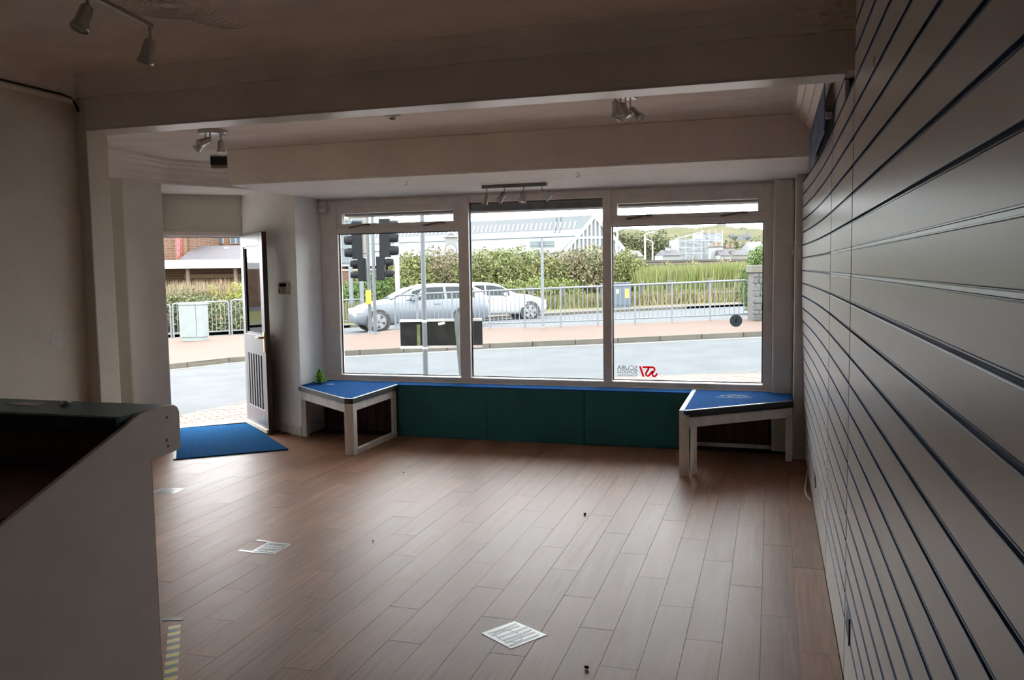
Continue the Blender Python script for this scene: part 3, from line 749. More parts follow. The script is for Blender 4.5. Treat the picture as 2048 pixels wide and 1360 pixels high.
# ================================================================== COUNTER
ct = thing('shop_counter', (-2.7, 2.4, 0), 'pale grey shop counter with a dark teal top and sloping end', 'counter')
XE = -2.17
prof_c = [(2.55, 0), (2.55, .847), (2.62, .846), (2.695, .85)]
prof_c += [(2.705 + .012 * math.sin(t), .865 - .012 * math.cos(t)) for t in (.6, 1.3)]
prof_c += [(2.717, .995), (2.708, 1.015), (2.69, 1.026), (2.64, 1.030), (2.55, 1.026), (2.50, 1.020), (2.46, 1.004), (2.42, .985), (1.906, .785), (1.25, .53), (1.25, 0)]
MB().extrude([(XE, y, z) for y, z in prof_c], (-.018, 0, 0)).build('end_panel', GREYLAM, ct, bevel=.0015)
MB().box((-3.325, 2.425, 1.000), (XE - .018, 2.70, 1.024)).build('counter_top', COUNTERTOP, ct, bevel=.003)
MB().box((-3.325, 2.408, .972), (XE - .018, 2.425, 1.022)).build('top_edge', mat('navy_edge', (.012, .03, .045), .45), ct, bevel=.003)
MB().box((-3.325, 2.535, 0), (XE - .018, 2.549, 1.0)).build('front_board', BROWNBOARD, ct)
MB().box((-3.325, 1.45, .785), (XE - .018, 2.535, .803)).build('desk_shelf', BROWNBOARD, ct)
MB().box((-3.325, 2.52, .803), (XE - .03, 2.535, .815)).build('shelf_batten', mat('dark_batten', (.06, .04, .03), .6), ct)
MB().box((XE - .0175, 2.5505, 0), (XE - .0005, 2.555, .846)).build('edge_strip', mat('raw_chipboard_edge', (.52, .33, .2), .7), ct)
for y, z in ((2.645, .985), (2.64, .90), (2.645, .876)): MB().lathe([(.0055, 0), (.004, .0015)], 10, (XE, y, z), (1, 0, 0)).build('screw', mat('dark_screw', (.03, .03, .03), .4), ct)
tag(MB().box((-2.86, 1.98, .804), (-2.60, 1.995, .819)).build('pen_rod', BLACK, bevel=.004), 'short black rod lying on the counter shelf', 'rod')
tag(MB().prism([(-2.86, 2.57), (-2.70, 2.555), (-2.71, 2.62), (-2.83, 2.635)], 1.0245, 1.026).build('paper_scrap', mat('grey_paper', (.42, .40, .40), .6)), 'flat greyish paper on the counter top', 'paper')
c = MB(); q = Vector((-2.60, 2.60, 1.0245)); vs = []; fs = []
for i in range(5):
    for k in range(9):
        th = math.pi * i / 4; a = 2 * math.pi * k / 9; rr = random.uniform(.7, 1.2)
        vs.append((q.x + .028 * rr * math.sin(th) * math.cos(a), q.y + .018 * rr * math.sin(th) * math.sin(a), q.z + .011 + .011 * math.cos(th)))
for i in range(4):
    for k in range(9): fs.append((i * 9 + k, (i + 1) * 9 + k, (i + 1) * 9 + (k + 1) % 9, i * 9 + (k + 1) % 9))
tag(c.add(vs, fs).build('crumpled_tissue', MATS['white_paper']), 'crumpled white tissue on the counter top', 'tissue')

# ================================================================== WALL AND CEILING FITTINGS
pw = Vector((-4.182, 6.927)); pd = (Vector((-5.085, 7.435)) - pw).normalized(); pn = Vector((-pd.y, pd.x))
if pn.dot(Vector((0, -1))) < 0: pn = -pn
def pbox(name, s0, s1, t0, t1, z0, z1, m, parent=None, bev=.002):
    o = pw + pd * s0 + pn * t0
    return MB().obox((o.x, o.y, z0), (pd * (s1 - s0)).to_3d(), (pn * (t1 - t0)).to_3d(), (0, 0, z1 - z0)).build(name, m, parent, bevel=bev)
kp = tag(pbox('alarm_keypad', .12, .30, .001, .028, 1.322, 1.432, mat('beige_plastic', (.48, .44, .36), .45), None, .004), 'beige alarm keypad on the pier beside the street door', 'keypad')
pbox('display', .14, .265, .028, .030, 1.392, 1.422, BLACK, kp, 0)
for r in range(3):
    for c_ in range(4): pbox('key', .135 + c_ * .024, .152 + c_ * .024, .028, .032, 1.333 + r * .018, 1.345 + r * .018, mat('grey_key', (.30, .29, .27), .5), kp, 0)
pbox('logo_label', .255, .292, .028, .029, 1.335, 1.375, mat('faded_red_label', (.30, .09, .08), .5), kp, 0)
ps = Vector((-4.085, 7.25))
pir = tag(MB().box((-4.155, 7.322, 2.085), (-4.083, 7.3845, 2.20)).build('motion_sensor', mat('aged_white_plastic', (.62, .57, .50), .45), bevel=.008), 'cream motion sensor in the top corner by the window', 'sensor')
MB().box((-4.15, 7.318, 2.135), (-4.088, 7.322, 2.138)).build('seam', mat('red_seam', (.35, .1, .08), .5), pir)
MB().box((-4.15, 7.317, 2.10), (-4.088, 7.322, 2.13)).build('lens', WHITEPLASTIC, pir)

def spot_head(parent, top, aim, sc=1.0, stem=.05, m=STEEL):
    """stem from top downwards, then a bell-shaped can pointing along aim"""
    top = Vector(top); a = Vector(aim).normalized(); k = top + Vector((0, 0, -stem))
    st = MB().tube([top, k, k + a * .012], .0055 * sc, 8).build('arm', m, parent)
    cn = MB().lathe([(.012 * sc, 0), (.021 * sc, .008 * sc), (.0235 * sc, .03 * sc), (.0245 * sc, .062 * sc), (.031 * sc, .085 * sc), (.033 * sc, .095 * sc), (.030 * sc, .094 * sc), (.024 * sc, .07 * sc)], 18, k, a).build('lamp_can', m, parent)
    MB().lathe([(.028 * sc, .084 * sc), (.028 * sc, .0915 * sc), (.016 * sc, .0935 * sc)], 18, k, a).build('bulb', mat('unlit_bulb_glass', (.55, .53, .48), .15), cn)
c0 = Vector((-3.67, 5.07, CZ))
s1 = thing('ceiling_spotlight', c0, 'round ceiling plate with three chrome spotlights near the street door', 'light')
MB().lathe([(.095, -.001), (.098, -.008), (.098, -.022), (.092, -.026), (.0, -.0265)], 32, c0).build('ceiling_plate', STEEL, s1)
for dx, dy, aim in ((-.06, .0, (-.75, -.3, -.75)), (.01, -.045, (-.45, -.8, -.45)), (.055, .01, (.05, -.1, -1))): spot_head(s1, c0 + Vector((dx, dy, -.026)), aim, .95, .04)
c0 = Vector((-.80, 4.80, CZ))
s2 = thing('ceiling_spotlight', c0, 'twisted bar of four spotlights near the slat panels', 'light')
MB().obox(c0 + Vector((-.06, -.15, -.024)), (.07, -.012, 0), (.05, .30, 0), (0, 0, .0235)).build('ceiling_bar', STEEL, s2, bevel=.004)
for t, aim in ((.08, (.15, -.25, -1)), (.36, (.5, -.1, -.8)), (.64, (-.6, -.2, -.8)), (.92, (.75, -.3, -.8))):
    spot_head(s2, c0 + Vector((-.025 + .05 * t, -.15 + .30 * t, -.024)), aim, .95)
c0 = Vector((-2.03, 6.77, 2.22))
s3 = thing('ceiling_spotlight', c0, 'straight bar of four small spotlights under the window bay soffit', 'light')
MB().box((c0.x - .275, c0.y - .03, c0.z - .028), (c0.x + .275, c0.y + .03, c0.z - .0005)).build('ceiling_bar', mat('dull_grey_bar', (.22, .23, .22), .4, .6), s3, bevel=.004)
for dx, aim in ((-.24, (-.3, .1, -1)), (-.085, (-.45, -.5, -.9)), (.08, (-.05, -.3, -1)), (.235, (.75, .1, -.8))): spot_head(s3, c0 + Vector((dx, 0, -.028)), aim, .95, .035)
c0 = Vector((-2.30, 2.55, CZ))
s4 = thing('ceiling_spotlight', c0, 'bar of two spotlights on the ceiling near the viewer', 'light')
MB().obox((-2.23, 2.18, CZ - .018), (.014, .002, 0), (-.105, .68, 0), (0, 0, .0175)).build('ceiling_bar', STEEL, s4, bevel=.003)
spot_head(s4, (-2.325, 2.845, CZ - .018), (-.4, .1, -.9), 1.0, .045); spot_head(s4, (-2.27, 2.47, CZ - .018), (-.15, -.35, -.95), 1.0, .03)
sd = thing('smoke_detector', (-2.27, 4.95, CZ), 'small white round smoke detector on the ceiling beyond the beam', 'smoke detector')
MB().lathe([(.05, -.0005), (.052, -.012), (.042, -.024), (.03, -.028), (.0, -.0285)], 26, (-2.27, 4.95, CZ)).build('housing', WHITEPLASTIC, sd)
MB().lathe([(.018, -.028), (.02, -.036), (.0, -.038)], 16, (-2.27, 4.95, CZ)).build('chamber_cap', mat('grey_cap', (.35, .33, .32), .5), sd)
for x, y, lab in ((-2.70, 6.10, 'small brass hook in the soffit left of the bar of spotlights'), (-1.345, 6.09, 'small brass hook in the soffit right of the bar of spotlights')):
    pts = [(x, y, 2.2195), (x, y, 2.205)] + [(x + .012 * math.sin(a), y, 2.193 - .0 + .012 * math.cos(a)) for a in [j * .55 for j in range(9)]]
    tag(MB().tube(pts, .0022, 6).build('ceiling_hook', BRASS), lab, 'hook')
bx = thing('wall_speaker', (-4.35, 6.17, 2.40), 'dark box loudspeaker fixed to the cornice beside the bulkhead', 'speaker')
sp_ = MB().obox((-4.485, 6.145, 2.425), (.145, .06, 0), (-.055, .12, 0), (0, 0, .07)); sp_.build('cabinet', BLACK, bx, bevel=.004)
MB().obox((-4.482, 6.15, 2.40), (.14, .058, 0), (-.053, .115, 0), (0, 0, .024)).build('base_plate', mat('wood_base', (.30, .20, .13), .5), bx)
MB().obox((-4.44, 6.22, 2.495), (.02, .01, 0), (-.01, .02, 0), (0, 0, .0045)).build('bracket', BLACK, bx)

# ================================================================== STICKERS ON THE WINDOW GLASS
FONT_OBJS = []
def text_mesh(body, size, name, m, parent, mat4, ext=.0004):
    cu = bpy.data.curves.new(name, 'FONT'); cu.body = body; cu.size = size; cu.extrude = ext; cu.align_x = 'LEFT'
    o = bpy.data.objects.new(name + '_tmp', cu); COL.objects.link(o)
    dg = bpy.context.evaluated_depsgraph_get(); me = bpy.data.meshes.new_from_object(o.evaluated_get(dg))
    bpy.data.objects.remove(o); bpy.data.curves.remove(cu)
    me.transform(mat4); me.materials.clear(); me.materials.append(m)
    q = bpy.data.objects.new(name, me); COL.objects.link(q); q.parent = parent
    return q
SG = GY - .0042
ss = thing('window_sticker', (-1.12, SG, .545), 'red and grey scuba school sticker at the foot of the right pane, seen from behind', 'sticker')
GREYTXT = vinyl_mat('grey_vinyl_letters', (.16, .17, .20)); REDV = vinyl_mat('red_vinyl', (.75, .02, .03))
def flip(x_right, z):   # text reads from the street: it runs towards -x
    return Matrix.Translation((x_right - (-1.12), 0, z - .545)) @ Matrix(((-1, 0, 0, 0), (0, 0, 1, 0), (0, 1, 0, 0), (0, 0, 0, 1)))
for body, size, z, wd in (('SCUBA', .052, .627, .178), ('SCHOOLS', .041, .594, .178), ('INTERNATIONAL', .026, .566, .178)):
    t = text_mesh(body, size, 'lettering', GREYTXT, ss, Matrix())
    xs = [v.co.x for v in t.data.vertices]; k = wd / (max(xs) - min(xs))
    t.data.transform(flip(-1.120, z) @ Matrix.Diagonal((k, 1, 1, 1)))
def lp(a, b): return Vector((-1.106 + (a - 950) * .000345, SG, .662 - (b - 285) * .000385))
lg = MB(); lg.extrude([lp(950, 290), lp(1002, 290), lp(1092, 537), lp(1040, 537)], (0, -.0006, 0))
lg.ribbon([lp(*p) for p in ((1040, 312), (1130, 312), (1240, 312), (1310, 314), (1340, 335), (1348, 365), (1330, 400), (1295, 440), (1285, 470), (1300, 505), (1335, 518), (1375, 505), (1398, 475), (1402, 445))], .0165, (0, -1, 0), .0006)
lg.ribbon([lp(*p) for p in ((1195, 320), (1190, 355), (1160, 400), (1130, 445), (1128, 485), (1155, 515), (1195, 512), (1225, 480), (1255, 440), (1300, 400))], .0165, (0, -1, 0), .0006)
lg.build('logo', REDV, ss)
rs = tag(MB().lathe([(.052, 0), (.052, .0008)], 28, (-.283, SG, 1.062), (0, -1, 0)).build('window_sticker', vinyl_mat('grey_sticker_back', (.24, .28, .30))), 'round grey sticker low in the right pane', 'sticker')
m = MB(); m.extrude([(-.298, SG - .001, 1.045), (-.268, SG - .001, 1.045), (-.283, SG - .001, 1.088)], (0, -.0005, 0)); m.build('faint_figure', vinyl_mat('pale_grey_print', (.4, .4, .4)), rs)

# ================================================================== THE STREET
ASPH = mat('worn_asphalt', (.063, .0665, .070), .85, var=.10, scale=1.3, bump=.4, bscale=60, bdist=.01, spec=.08)
KERB = mat('concrete_kerb', (.078, .071, .058), .85, var=.12, scale=5, rand=.06, spec=.1)
PAVERS = brick_mat('brick_paving', (.105, .073, .060), (.095, .065, .053), (.055, .04, .032), .205, .105, ms=.006)
NPAVERS = brick_mat('pale_brick_paving', (.26, .21, .18), (.23, .18, .15), (.13, .10, .085), .205, .105, ms=.006)
PAVER = mat('single_paver', (.16, .115, .095), .85, var=.10, scale=12, rand=.10, spec=.1)
BED = mat('paver_bedding', (.17, .13, .11), .9)
VERGE = mat('rough_grass_verge', (.07, .09, .03), .95, rgb2=(.13, .11, .05), scale=1.6, bump=.6, bscale=20, bdist=.05, spec=.05)
GALV = mat('galvanised_steel', (.12, .13, .14), .6, 0, var=.08, scale=12, spec=.2)
GREYPOLE = mat('grey_painted_pole', (.05, .057, .064), .5, 0, var=.08, scale=6)
WHITEPOLE = mat('white_painted_pole', (.30, .30, .30), .6, spec=.1)

def strip(inner, outer, nu, dz, m, name, lab, na=4):
    """ground sheet between two plan lines, following the lie of the land"""
    def dense(p):
        out = []
        for a, b_ in zip(p, p[1:]):
            for i in range(na): t = i / na; out.append((a[0] + (b_[0] - a[0]) * t, a[1] + (b_[1] - a[1]) * t))
        return out + [p[-1]]
    I, O = dense(inner), dense(outer); vs = []; n = nu + 1
    for a, b_ in zip(I, O):
        for k in range(n):
            t = k / nu; vs.append(gplan(a[0] + (b_[0] - a[0]) * t, a[1] + (b_[1] - a[1]) * t, dz))
    fs = [(i * n + k, (i + 1) * n + k, (i + 1) * n + k + 1, i * n + k + 1) for i in range(len(I) - 1) for k in range(nu)]
    o = MB().add(vs, fs).build(name, m, origin=(0, 0, 0))
    return struct(o, lab)
NEAR_IN = [(-6.5, 6.7), (-5, 7.5), (-4.3, 7.8), (-3.9, 8.0), (-3.0, 8.3), (-2.4, 8.3), (0, 7.6), (2.5, 6.8), (5, 6.0), (14, 4)]
NEAR_OUT = [(-6.5, 7.6), (-5, 8.6), (-4.3, 9.1), (-3.86, 9.56), (-3.64, 10.15), (-3.32, 10.9), (-1.8, 11.85), (1.95, 12.41), (5, 12.75), (14, 13.6)]
FAR_IN = [(-12, 10), (-8.5, 13.5), (-6.55, 16.18), (-6.0, 16.8), (-5.5, 17.5), (-3.5, 17.75), (-.26, 18.14), (2.3, 18.15), (5.44, 18.35), (14, 18.9), (30, 20)]
FAR_OUT = [(-12, 26), (-9.5, 25.2), (-7.5, 25.6), (-5.5, 22.7), (-4.0, 22.5), (-3.4, 24.5), (-2.5, 24.5), (.79, 22.15), (3.5, 22.2), (6.2, 22.2), (30, 22.5)]
K4 = [(-34, 24), (-14, 27.5), (-6, 31.6), (-3, 34.2), (0, 36.3), (4.5, 37.4), (8.3, 37.7), (34, 39)]
K5 = [(x, d + 2.3) for x, d in K4]
strip([(-60, 2), (-20, 2), (0, 2.5), (20, 2), (60, 2)], [(-60, 60), (-20, 60), (0, 60), (20, 60), (60, 60)], 48, -.10, ASPH, 'ground_road', 'grey asphalt road', 6)
near_pave = strip(NEAR_IN, NEAR_OUT, 10, 0, NPAVERS, 'ground_near_pavement', 'brick pavement outside the shop')
far_pave = strip(FAR_IN, FAR_OUT, 10, 0, PAVERS, 'ground_far_footway', 'pinkish brick footway across the road')
strip(K4, K5, 3, 0, mat('pale_concrete_path', (.085, .075, .065), .9, var=.08, scale=3, spec=.1), 'ground_second_footway', 'pale footway beyond the second road')
strip(K5, [(-60, 150), (-40, 150), (-20, 150), (-8, 150), (4, 150), (16, 150), (34, 150), (60, 150)], 30, 0, VERGE, 'ground_verge', 'rough grassy ground beyond the roads')

def walk(path, step, start=0.0, end=None):
    """points every step along a plan line with the direction there"""
    out = []; acc = 0.0; nxt = start
    for a, b_ in zip(path, path[1:]):
        a, b_ = Vector(a), Vector(b_); L_ = (b_ - a).length
        while nxt <= acc + L_:
            t = (nxt - acc) / L_; out.append((a.lerp(b_, t), (b_ - a).normalized())); nxt += step
        acc += L_
    return out
def kerb(name, path, lab, ln_=.915, h=.11, w=.15, side=1, lo=None, hi=None, ref=None):
    root = bpy.data.objects.new(name, None); COL.objects.link(root); LOC[root.name] = (0, 0, 0); struct(root, lab)
    P = walk(path, ln_)
    for (p, d), (q, _) in zip(P, P[1:]):
        if lo is not None and not (lo < p.x < hi): continue
        n_ = Vector((-d.y, d.x)) * side
        a, b_ = p + (q - p).normalized() * .005, q - (q - p).normalized() * .005
        A3, B3 = gplan(a.x, a.y, .006), gplan(b_.x, b_.y, .006)
        C3, D3 = gplan((b_ + n_ * w).x, (b_ + n_ * w).y, .006), gplan((a + n_ * w).x, (a + n_ * w).y, .006)
        MB().obox_quad(A3 - Vector((0, 0, h)), B3 - Vector((0, 0, h)), C3 - Vector((0, 0, h)), D3 - Vector((0, 0, h)), Vector((0, 0, h))).build('kerb_stone', KERB, root, bevel=.012)
    return root
kerb('trim_far_kerb', FAR_IN[1:-1], 'concrete kerb stones along the far footway', side=1, lo=-9, hi=9)
kerb('trim_near_kerb', NEAR_OUT[1:-1], 'kerb stones along the shop pavement', side=-1, lo=-5, hi=6, w=.12, h=.1)
kerb('trim_second_kerb', K4[2:7], 'kerb stones beyond the second road', side=1, w=.14)
# yellow line along the far kerb
yl = MB()
Pt = walk([(x, d - .32) for x, d in FAR_IN[2:10]], .5)
for (p, d), (q, _) in zip(Pt, Pt[1:]):
    n_ = Vector((-d.y, d.x)) * .09
    yl.obox_quad(gplan(p.x, p.y, -.098), gplan(q.x, q.y, -.098), gplan((q + n_).x, (q + n_).y, -.098), gplan((p + n_).x, (p + n_).y, -.098), Vector((0, 0, .003)))
tag(yl.build('road_marking', mat('faded_yellow_paint', (.22, .19, .11), .8, var=.15, scale=6)), 'faded yellow line painted along the far kerb', 'road marking')
# single pavers where they can be told apart: outside the door and by the right pane
pv_mesh = MB().box((-.0975, -.0475, 0), (.0975, .0475, .03)).mesh('paver', PAVER)
def lay(c, ang, nx, ny, keep):
    ca, sa = math.cos(ang), math.sin(ang); n = 0
    for j in range(ny):
        for i in range(nx):
            lx = (i - nx / 2 + (.5 if j % 2 else 0)) * .203; ly = (j - ny / 2) * .103
            xc, d = c[0] + lx * ca - ly * sa, c[1] + lx * sa + ly * ca
            if not keep(xc, d): continue
            p = gplan(xc, d, -.022 + random.uniform(-.002, .002))
            o = bpy.data.objects.new('paver', pv_mesh); COL.objects.link(o); o.parent = near_pave
            o.location = p; o.rotation_euler = (0, 0, ang - math.asin(.292) * -1 + 0)
            n += 1
    return n
lay((2.6, 12.0), .075, 16, 8, lambda x, d: x > 1.3 and d < 12.38 + (x - 1.95) * .11 and d > 11.55)
lay((-3.35, 9.35), .62, 14, 17, lambda x, d: d > 8.62 and d < 9.50 + (x + 3.86) * 2.3 and d < 11.0 + (x + 3.3) * .5 and x < -2.35 and x > -4.0)

# ------------------------------------------------------------------ guard rails
def rail_panel(p, q, h, nb, lab, group, r=.024, round0=False, round1=False, m=GALV, endpost=True):
    """p, q: plan points. posts, top and bottom rail, upright bars"""
    P, Q = gplan(*p), gplan(*q)
    if not endpost: Q = Q - (Q - P).normalized() * .03
    root = thing('guard_rail', P.lerp(Q, .5), lab, 'railing', group)
    U = Vector((0, 0, 1)); d = (Q - P)
    rr = .12
    dn_ = d.normalized()
    top = []
    if round0: top += [P + U * (h - rr), P + U * (h - rr * .35) + dn_ * rr * .1, P + U * (h - rr * .1) + dn_ * rr * .35, P + U * h + dn_ * rr]
    else: top += [P + U * h]
    if round1: top += [Q + U * h - dn_ * rr, Q + U * (h - rr * .1) - dn_ * rr * .35, Q + U * (h - rr * .35) - dn_ * rr * .1, Q + U * (h - rr)]
    else: top += [Q + U * h]
    MB().tube(top, r, 8).build('top_rail', m, root)
    MB().tube([P + U * .14, Q + U * .14], r * .8, 8).build('bottom_rail', m, root)
    MB().tube([P - U * .02, P + U * (h - (rr if round0 else 0))], r, 8).build('post', m, root)
    if endpost: MB().tube([Q - U * .02, Q + U * (h - (rr if round1 else 0))], r, 8).build('post', m, root)
    proto = None
    for k in range(1, nb + 1):
        b_ = P + d * (k / (nb + 1)) + U * .14
        if proto is None: proto = MB().tube([b_, b_ + U * (h - .15)], r * .42, 6).build('bar', m, root, origin=b_)
        else: sub_copy(proto, 'bar', root, b_)
    return root
RG = 'guard rail panels along the far footway'
def rl(px, d): return (col_x(px, d), d)
run = [(836, 24.0), (905, 23.2), (980, 22.5), (1050, 22.05), (1122, 21.85), (1196, 21.8), (1271, 21.8), (1345, 21.8), (1421, 21.8), (1498, 21.85)]
names = ['rounded end panel of the long guard rail beside the silver car', 'guard rail panel in front of the silver car, behind the black sign board', 'guard rail panel in front of the white car', 'guard rail panel just left of the sign post', 'guard rail panel just right of the sign post',
         'guard rail panel seen past the right mullion', 'guard rail panel in front of the grey utility cabinet', 'third guard rail panel from the stone pillar', 'rounded end guard rail panel next to the stone pillar']
for i in range(9): rail_panel(rl(*run[i]), rl(*run[i + 1]), 1.0, 7, names[i], RG, round0=(i == 0), round1=(i == 8), endpost=(i == 8))
rail_panel(rl(791, 24.6), rl(834, 24.3), .98, 5, 'short rounded guard rail panel over the silver car door', RG, round0=True, round1=True)
rail_panel(rl(655, 32.5), rl(726, 32.5), .95, 12, 'rounded guard rail panel left of the traffic lights', RG, round1=True)
rail_panel(rl(290, 25.2), rl(341, 25.2), 1.0, 6, 'guard rail panel at the far left edge of the doorway view', RG, round0=True, round1=True)
rail_panel(rl(346, 25.0), rl(458, 25.3), 1.02, 12, 'guard rail panel behind the pale utility cabinet', RG, round0=True, round1=True)
rail_panel(rl(463, 25.3), rl(575, 25.5), 1.05, 12, 'guard rail panel seen beside the open door edge', RG, round0=True, round1=True)
# post and rail fence beyond the second road
FR = []
for i, px in enumerate((1000, 1062, 1125, 1205, 1284, 1342, 1420, 1500, 1580)):
    FR.append((col_x(px, 41.5), 41.5))
pf = thing('post_fence', gplan(*FR[4]), 'low wooden post fence with two grey rails beyond the second road', 'fence')
WOODPOST = mat('weathered_post', (.07, .063, .055), .85, var=.15, scale=6)
for p in FR:
    b_ = gplan(*p); MB().box((b_.x - .1, b_.y - .1, b_.z), (b_.x + .1, b_.y + .1, b_.z + 1.15)).build('post', WOODPOST, pf, bevel=.015)
for a, b_ in zip(FR, FR[1:]):
    for z in (.45, 1.0): MB().tube([gplan(a[0], a[1] - .12, z), gplan(b_[0], b_[1] - .12, z)], .045, 8).build('rail', GALV, pf)

# ------------------------------------------------------------------ poles, lights and signs
def pole(px, d, h, r, m, lab, name='lamp_post', base=None, topd=None):
    b_ = gplan(col_x(px, d), d); root = thing(name, b_, lab, 'pole')
    MB().tube([b_ - Vector((0, 0, .05)), b_ + Vector((0, 0, h * .35)), b_ + Vector((0, 0, h))], [r * 1.12, r, r * .9], 14).build('shaft', m, root)
    MB().lathe([(r * 1.7, -.02), (r * 1.7, .02), (r * 1.2, .05)], 14, b_).build('base_collar', m, root)
    return root, b_
p1, b1 = pole(849, 11.6, 5.2, .032, GREYPOLE, 'tall grey pole carrying a black sign board seen from behind', 'sign_pole')
# street name board: black back with two channel rails, on the pole and a leaning post
fx = RT.to_3d(); bz0, bz1 = .455, .835
lft = gplan(col_x(800, 11.72), 11.72); wv_ = 1.135
P0 = Vector((lft.x, lft.y, bz0 + .015))
bd = MB().obox(P0, fx * wv_, FW.to_3d() * .012, (0, 0, bz1 - bz0)).build('sign_board', mat('black_sign_back', (.004, .0043, .005), .6, spec=.08, scale=9, rgb2=(.010, .011, .010)), p1)
for z in (bz0, bz1 - .012):
    MB().obox(P0 + Vector((0, 0, z - P0.z)) - FW.to_3d() * .02 + fx * .0, fx * wv_, FW.to_3d() * .02, (0, 0, .035)).build('channel_rail', ALU, bd)
for z in (bz0, bz1 - .012):
    MB().lathe([(.040, 0), (.040, .03)], 16, (b1.x, b1.y, z)).build('pole_clip', ALU, bd)
MB().obox(P0 + fx * .53 - FW.to_3d() * .002 + Vector((0, 0, .30)), fx * .09 + Vector((0, 0, .018)), FW.to_3d() * .001, (-.006, 0, .035)).build('label_sticker', mat('worn_white_label', (.5, .5, .48), .6, var=.3, scale=40), bd)
MB().obox(P0 + fx * .23 - FW.to_3d() * .0015 + Vector((0, 0, .015)), fx * .045, FW.to_3d() * .001, (0, 0, .30)).build('algae_streak', mat('green_algae', (.05, .065, .02), .8, var=.5, scale=14), bd)
lp0 = at(926, 765, 11.4); lp1 = at(914, 628, 11.55)
lp0.z = ground(lp0.x, lp0.y)
tag(MB().tube([lp0, lp0.lerp(lp1, .5), lp1], [.034, .042, .046], 12).build('leaning_post', mat('weathered_grey_timber', (.055, .058, .058), .8, var=.15, scale=10, spec=.1)), 'leaning grey post beside the black sign board', 'post')
ph = gplan(col_x(856, 12.1), 12.1)
tag(MB().lathe([(.42, -.01), (.40, .012), (.0, .016)], 26, gplan(-1.2, 11.6)).build('pavement_patch', mat('dark_tar_patch', (.05, .052, .055), .9, var=.15, scale=8)), 'dark tar patch around the foot of the tall grey pole', 'road patch')
# white lamp column, white distant column
w1, _ = pole(797, 30.0, 9.0, .075, WHITEPOLE, 'tall white lamp column behind the silver car')
# sign post with a small plate seen from behind
sp1, sb = pole(1086, 21.6, 2.28, .038, GALV, 'galvanised sign post with a small plate behind the guard rail', 'sign_post')
MB().obox(sb + Vector((0, 0, 2.05)) - fx * .30 - FW.to_3d() * -.045, fx * .62, FW.to_3d() * .012, (0, 0, .16)).build('sign_plate', mat('grey_green_sign_back', (.10, .12, .118), .6, spec=.1), sp1)
MB().obox(sb + Vector((0, 0, 2.11)) - fx * .30 - FW.to_3d() * -.035, fx * .62, FW.to_3d() * .01, (0, 0, .03)).build('sign_channel', GALV, sp1)
# traffic signals
TL = mat('signal_black', (.009, .0097, .011), .6, spec=.1)
def signal(px, d, lab, side, ztop, extra=False):
    root, b_ = pole(px, d, ztop + .35, .045, GREYPOLE, lab, 'traffic_light')
    root['category'] = 'traffic light'
    o = b_ + fx * (.30 * side) + FW.to_3d() * .02
    hd = MB().obox(o - fx * .14 + Vector((0, 0, ztop - .95)), fx * .28, FW.to_3d() * .2, (0, 0, 1.0)).build('signal_head', TL, root, bevel=.02)
    bk = MB().obox(o - fx * (.16) * 1 + FW.to_3d() * (.1) + Vector((0, 0, ztop - 1.0)), fx * .02 if side < 0 else fx * .02, FW.to_3d() * .02, (0, 0, 1.1)); bk.build('backing_edge', WHITEPOLE, hd)
    for k in range(3):
        c = o + fx * (.12 * side) + FW.to_3d() * .1 + Vector((0, 0, ztop - .12 - k * .33))
        ax = fx * side
        MB().lathe([(.12, 0), (.125, .10), (.115, .22), (.10, .22), (.10, 0)], 16, c, ax).build('visor', TL, hd)
    hd2 = MB().obox(o - fx * (.10 if side < 0 else .14) + fx * (.10 * -side) + Vector((0, 0, ztop - 1.55)), fx * .22, FW.to_3d() * .2, (0, 0, .62)).build('lower_head', TL, root, bevel=.02)
    for k in range(2):
        c = o + fx * (.0 * side) + FW.to_3d() * .1 + Vector((0, 0, ztop - 1.08 - k * .30))
        MB().lathe([(.09, 0), (.095, .10), (.085, .2), (.07, .2), (.07, 0)], 14, c, fx * side).build('visor', TL, hd2)
    if extra:
        c = o + FW.to_3d() * .1 + Vector((0, 0, ztop - 1.38)) + fx * .06
        MB().lathe([(.065, 0), (.065, .015)], 14, c, fx * side).build('green_lens', mat('lit_green_lens', (.02, .25, .15), .3, emit=((.05, .9, .5), 1.2)), hd2)
    for z in (ztop - .1, ztop - .8): MB().tube([b_ + Vector((0, 0, z)), o + FW.to_3d() * .1 + Vector((0, 0, z))], .02, 8).build('bracket', GREYPOLE, root)
    return root, b_
t1, tb1 = signal(740, 22.9, 'traffic light whose black heads face left', -1, 2.95)
t2, tb2 = signal(750, 22.2, 'traffic light whose black heads face right and show green', 1, 2.95, True)
yb = MB().obox(tb1 + Vector((0, 0, .78)) - fx * .07 - FW.to_3d() * .2, fx * .14, FW.to_3d() * .12, (0, 0, .38)); yb.build('push_button_box', mat('yellow_box', (.5, .27, .01), .5), t1, bevel=.02)
# direction sign seen from behind
ds = thing('direction_sign', gplan(col_x(714, 35), 35), 'large grey-green direction sign seen from behind on two posts', 'sign')
for px in (704, 725):
    b_ = gplan(col_x(px, 35.2), 35.2); MB().tube([b_, b_ + Vector((0, 0, 4.2))], .085, 12).build('post', GALV, ds)
o = at(676, 530, 35); o2 = at(729, 437, 35)
MB().obox(o, fx * 1.1, FW.to_3d() * .03, (0, 0, o2.z - o.z)).build('board', mat('grey_green_sign_back', (0, 0, 0)), ds)
for t in (.05, .35, .66, .95): MB().obox(o + Vector((0, 0, (o2.z - o.z) * t)) - FW.to_3d() * .04, fx * 1.1, FW.to_3d() * .04, (0, 0, .05)).build('channel_rail', GALV, ds)

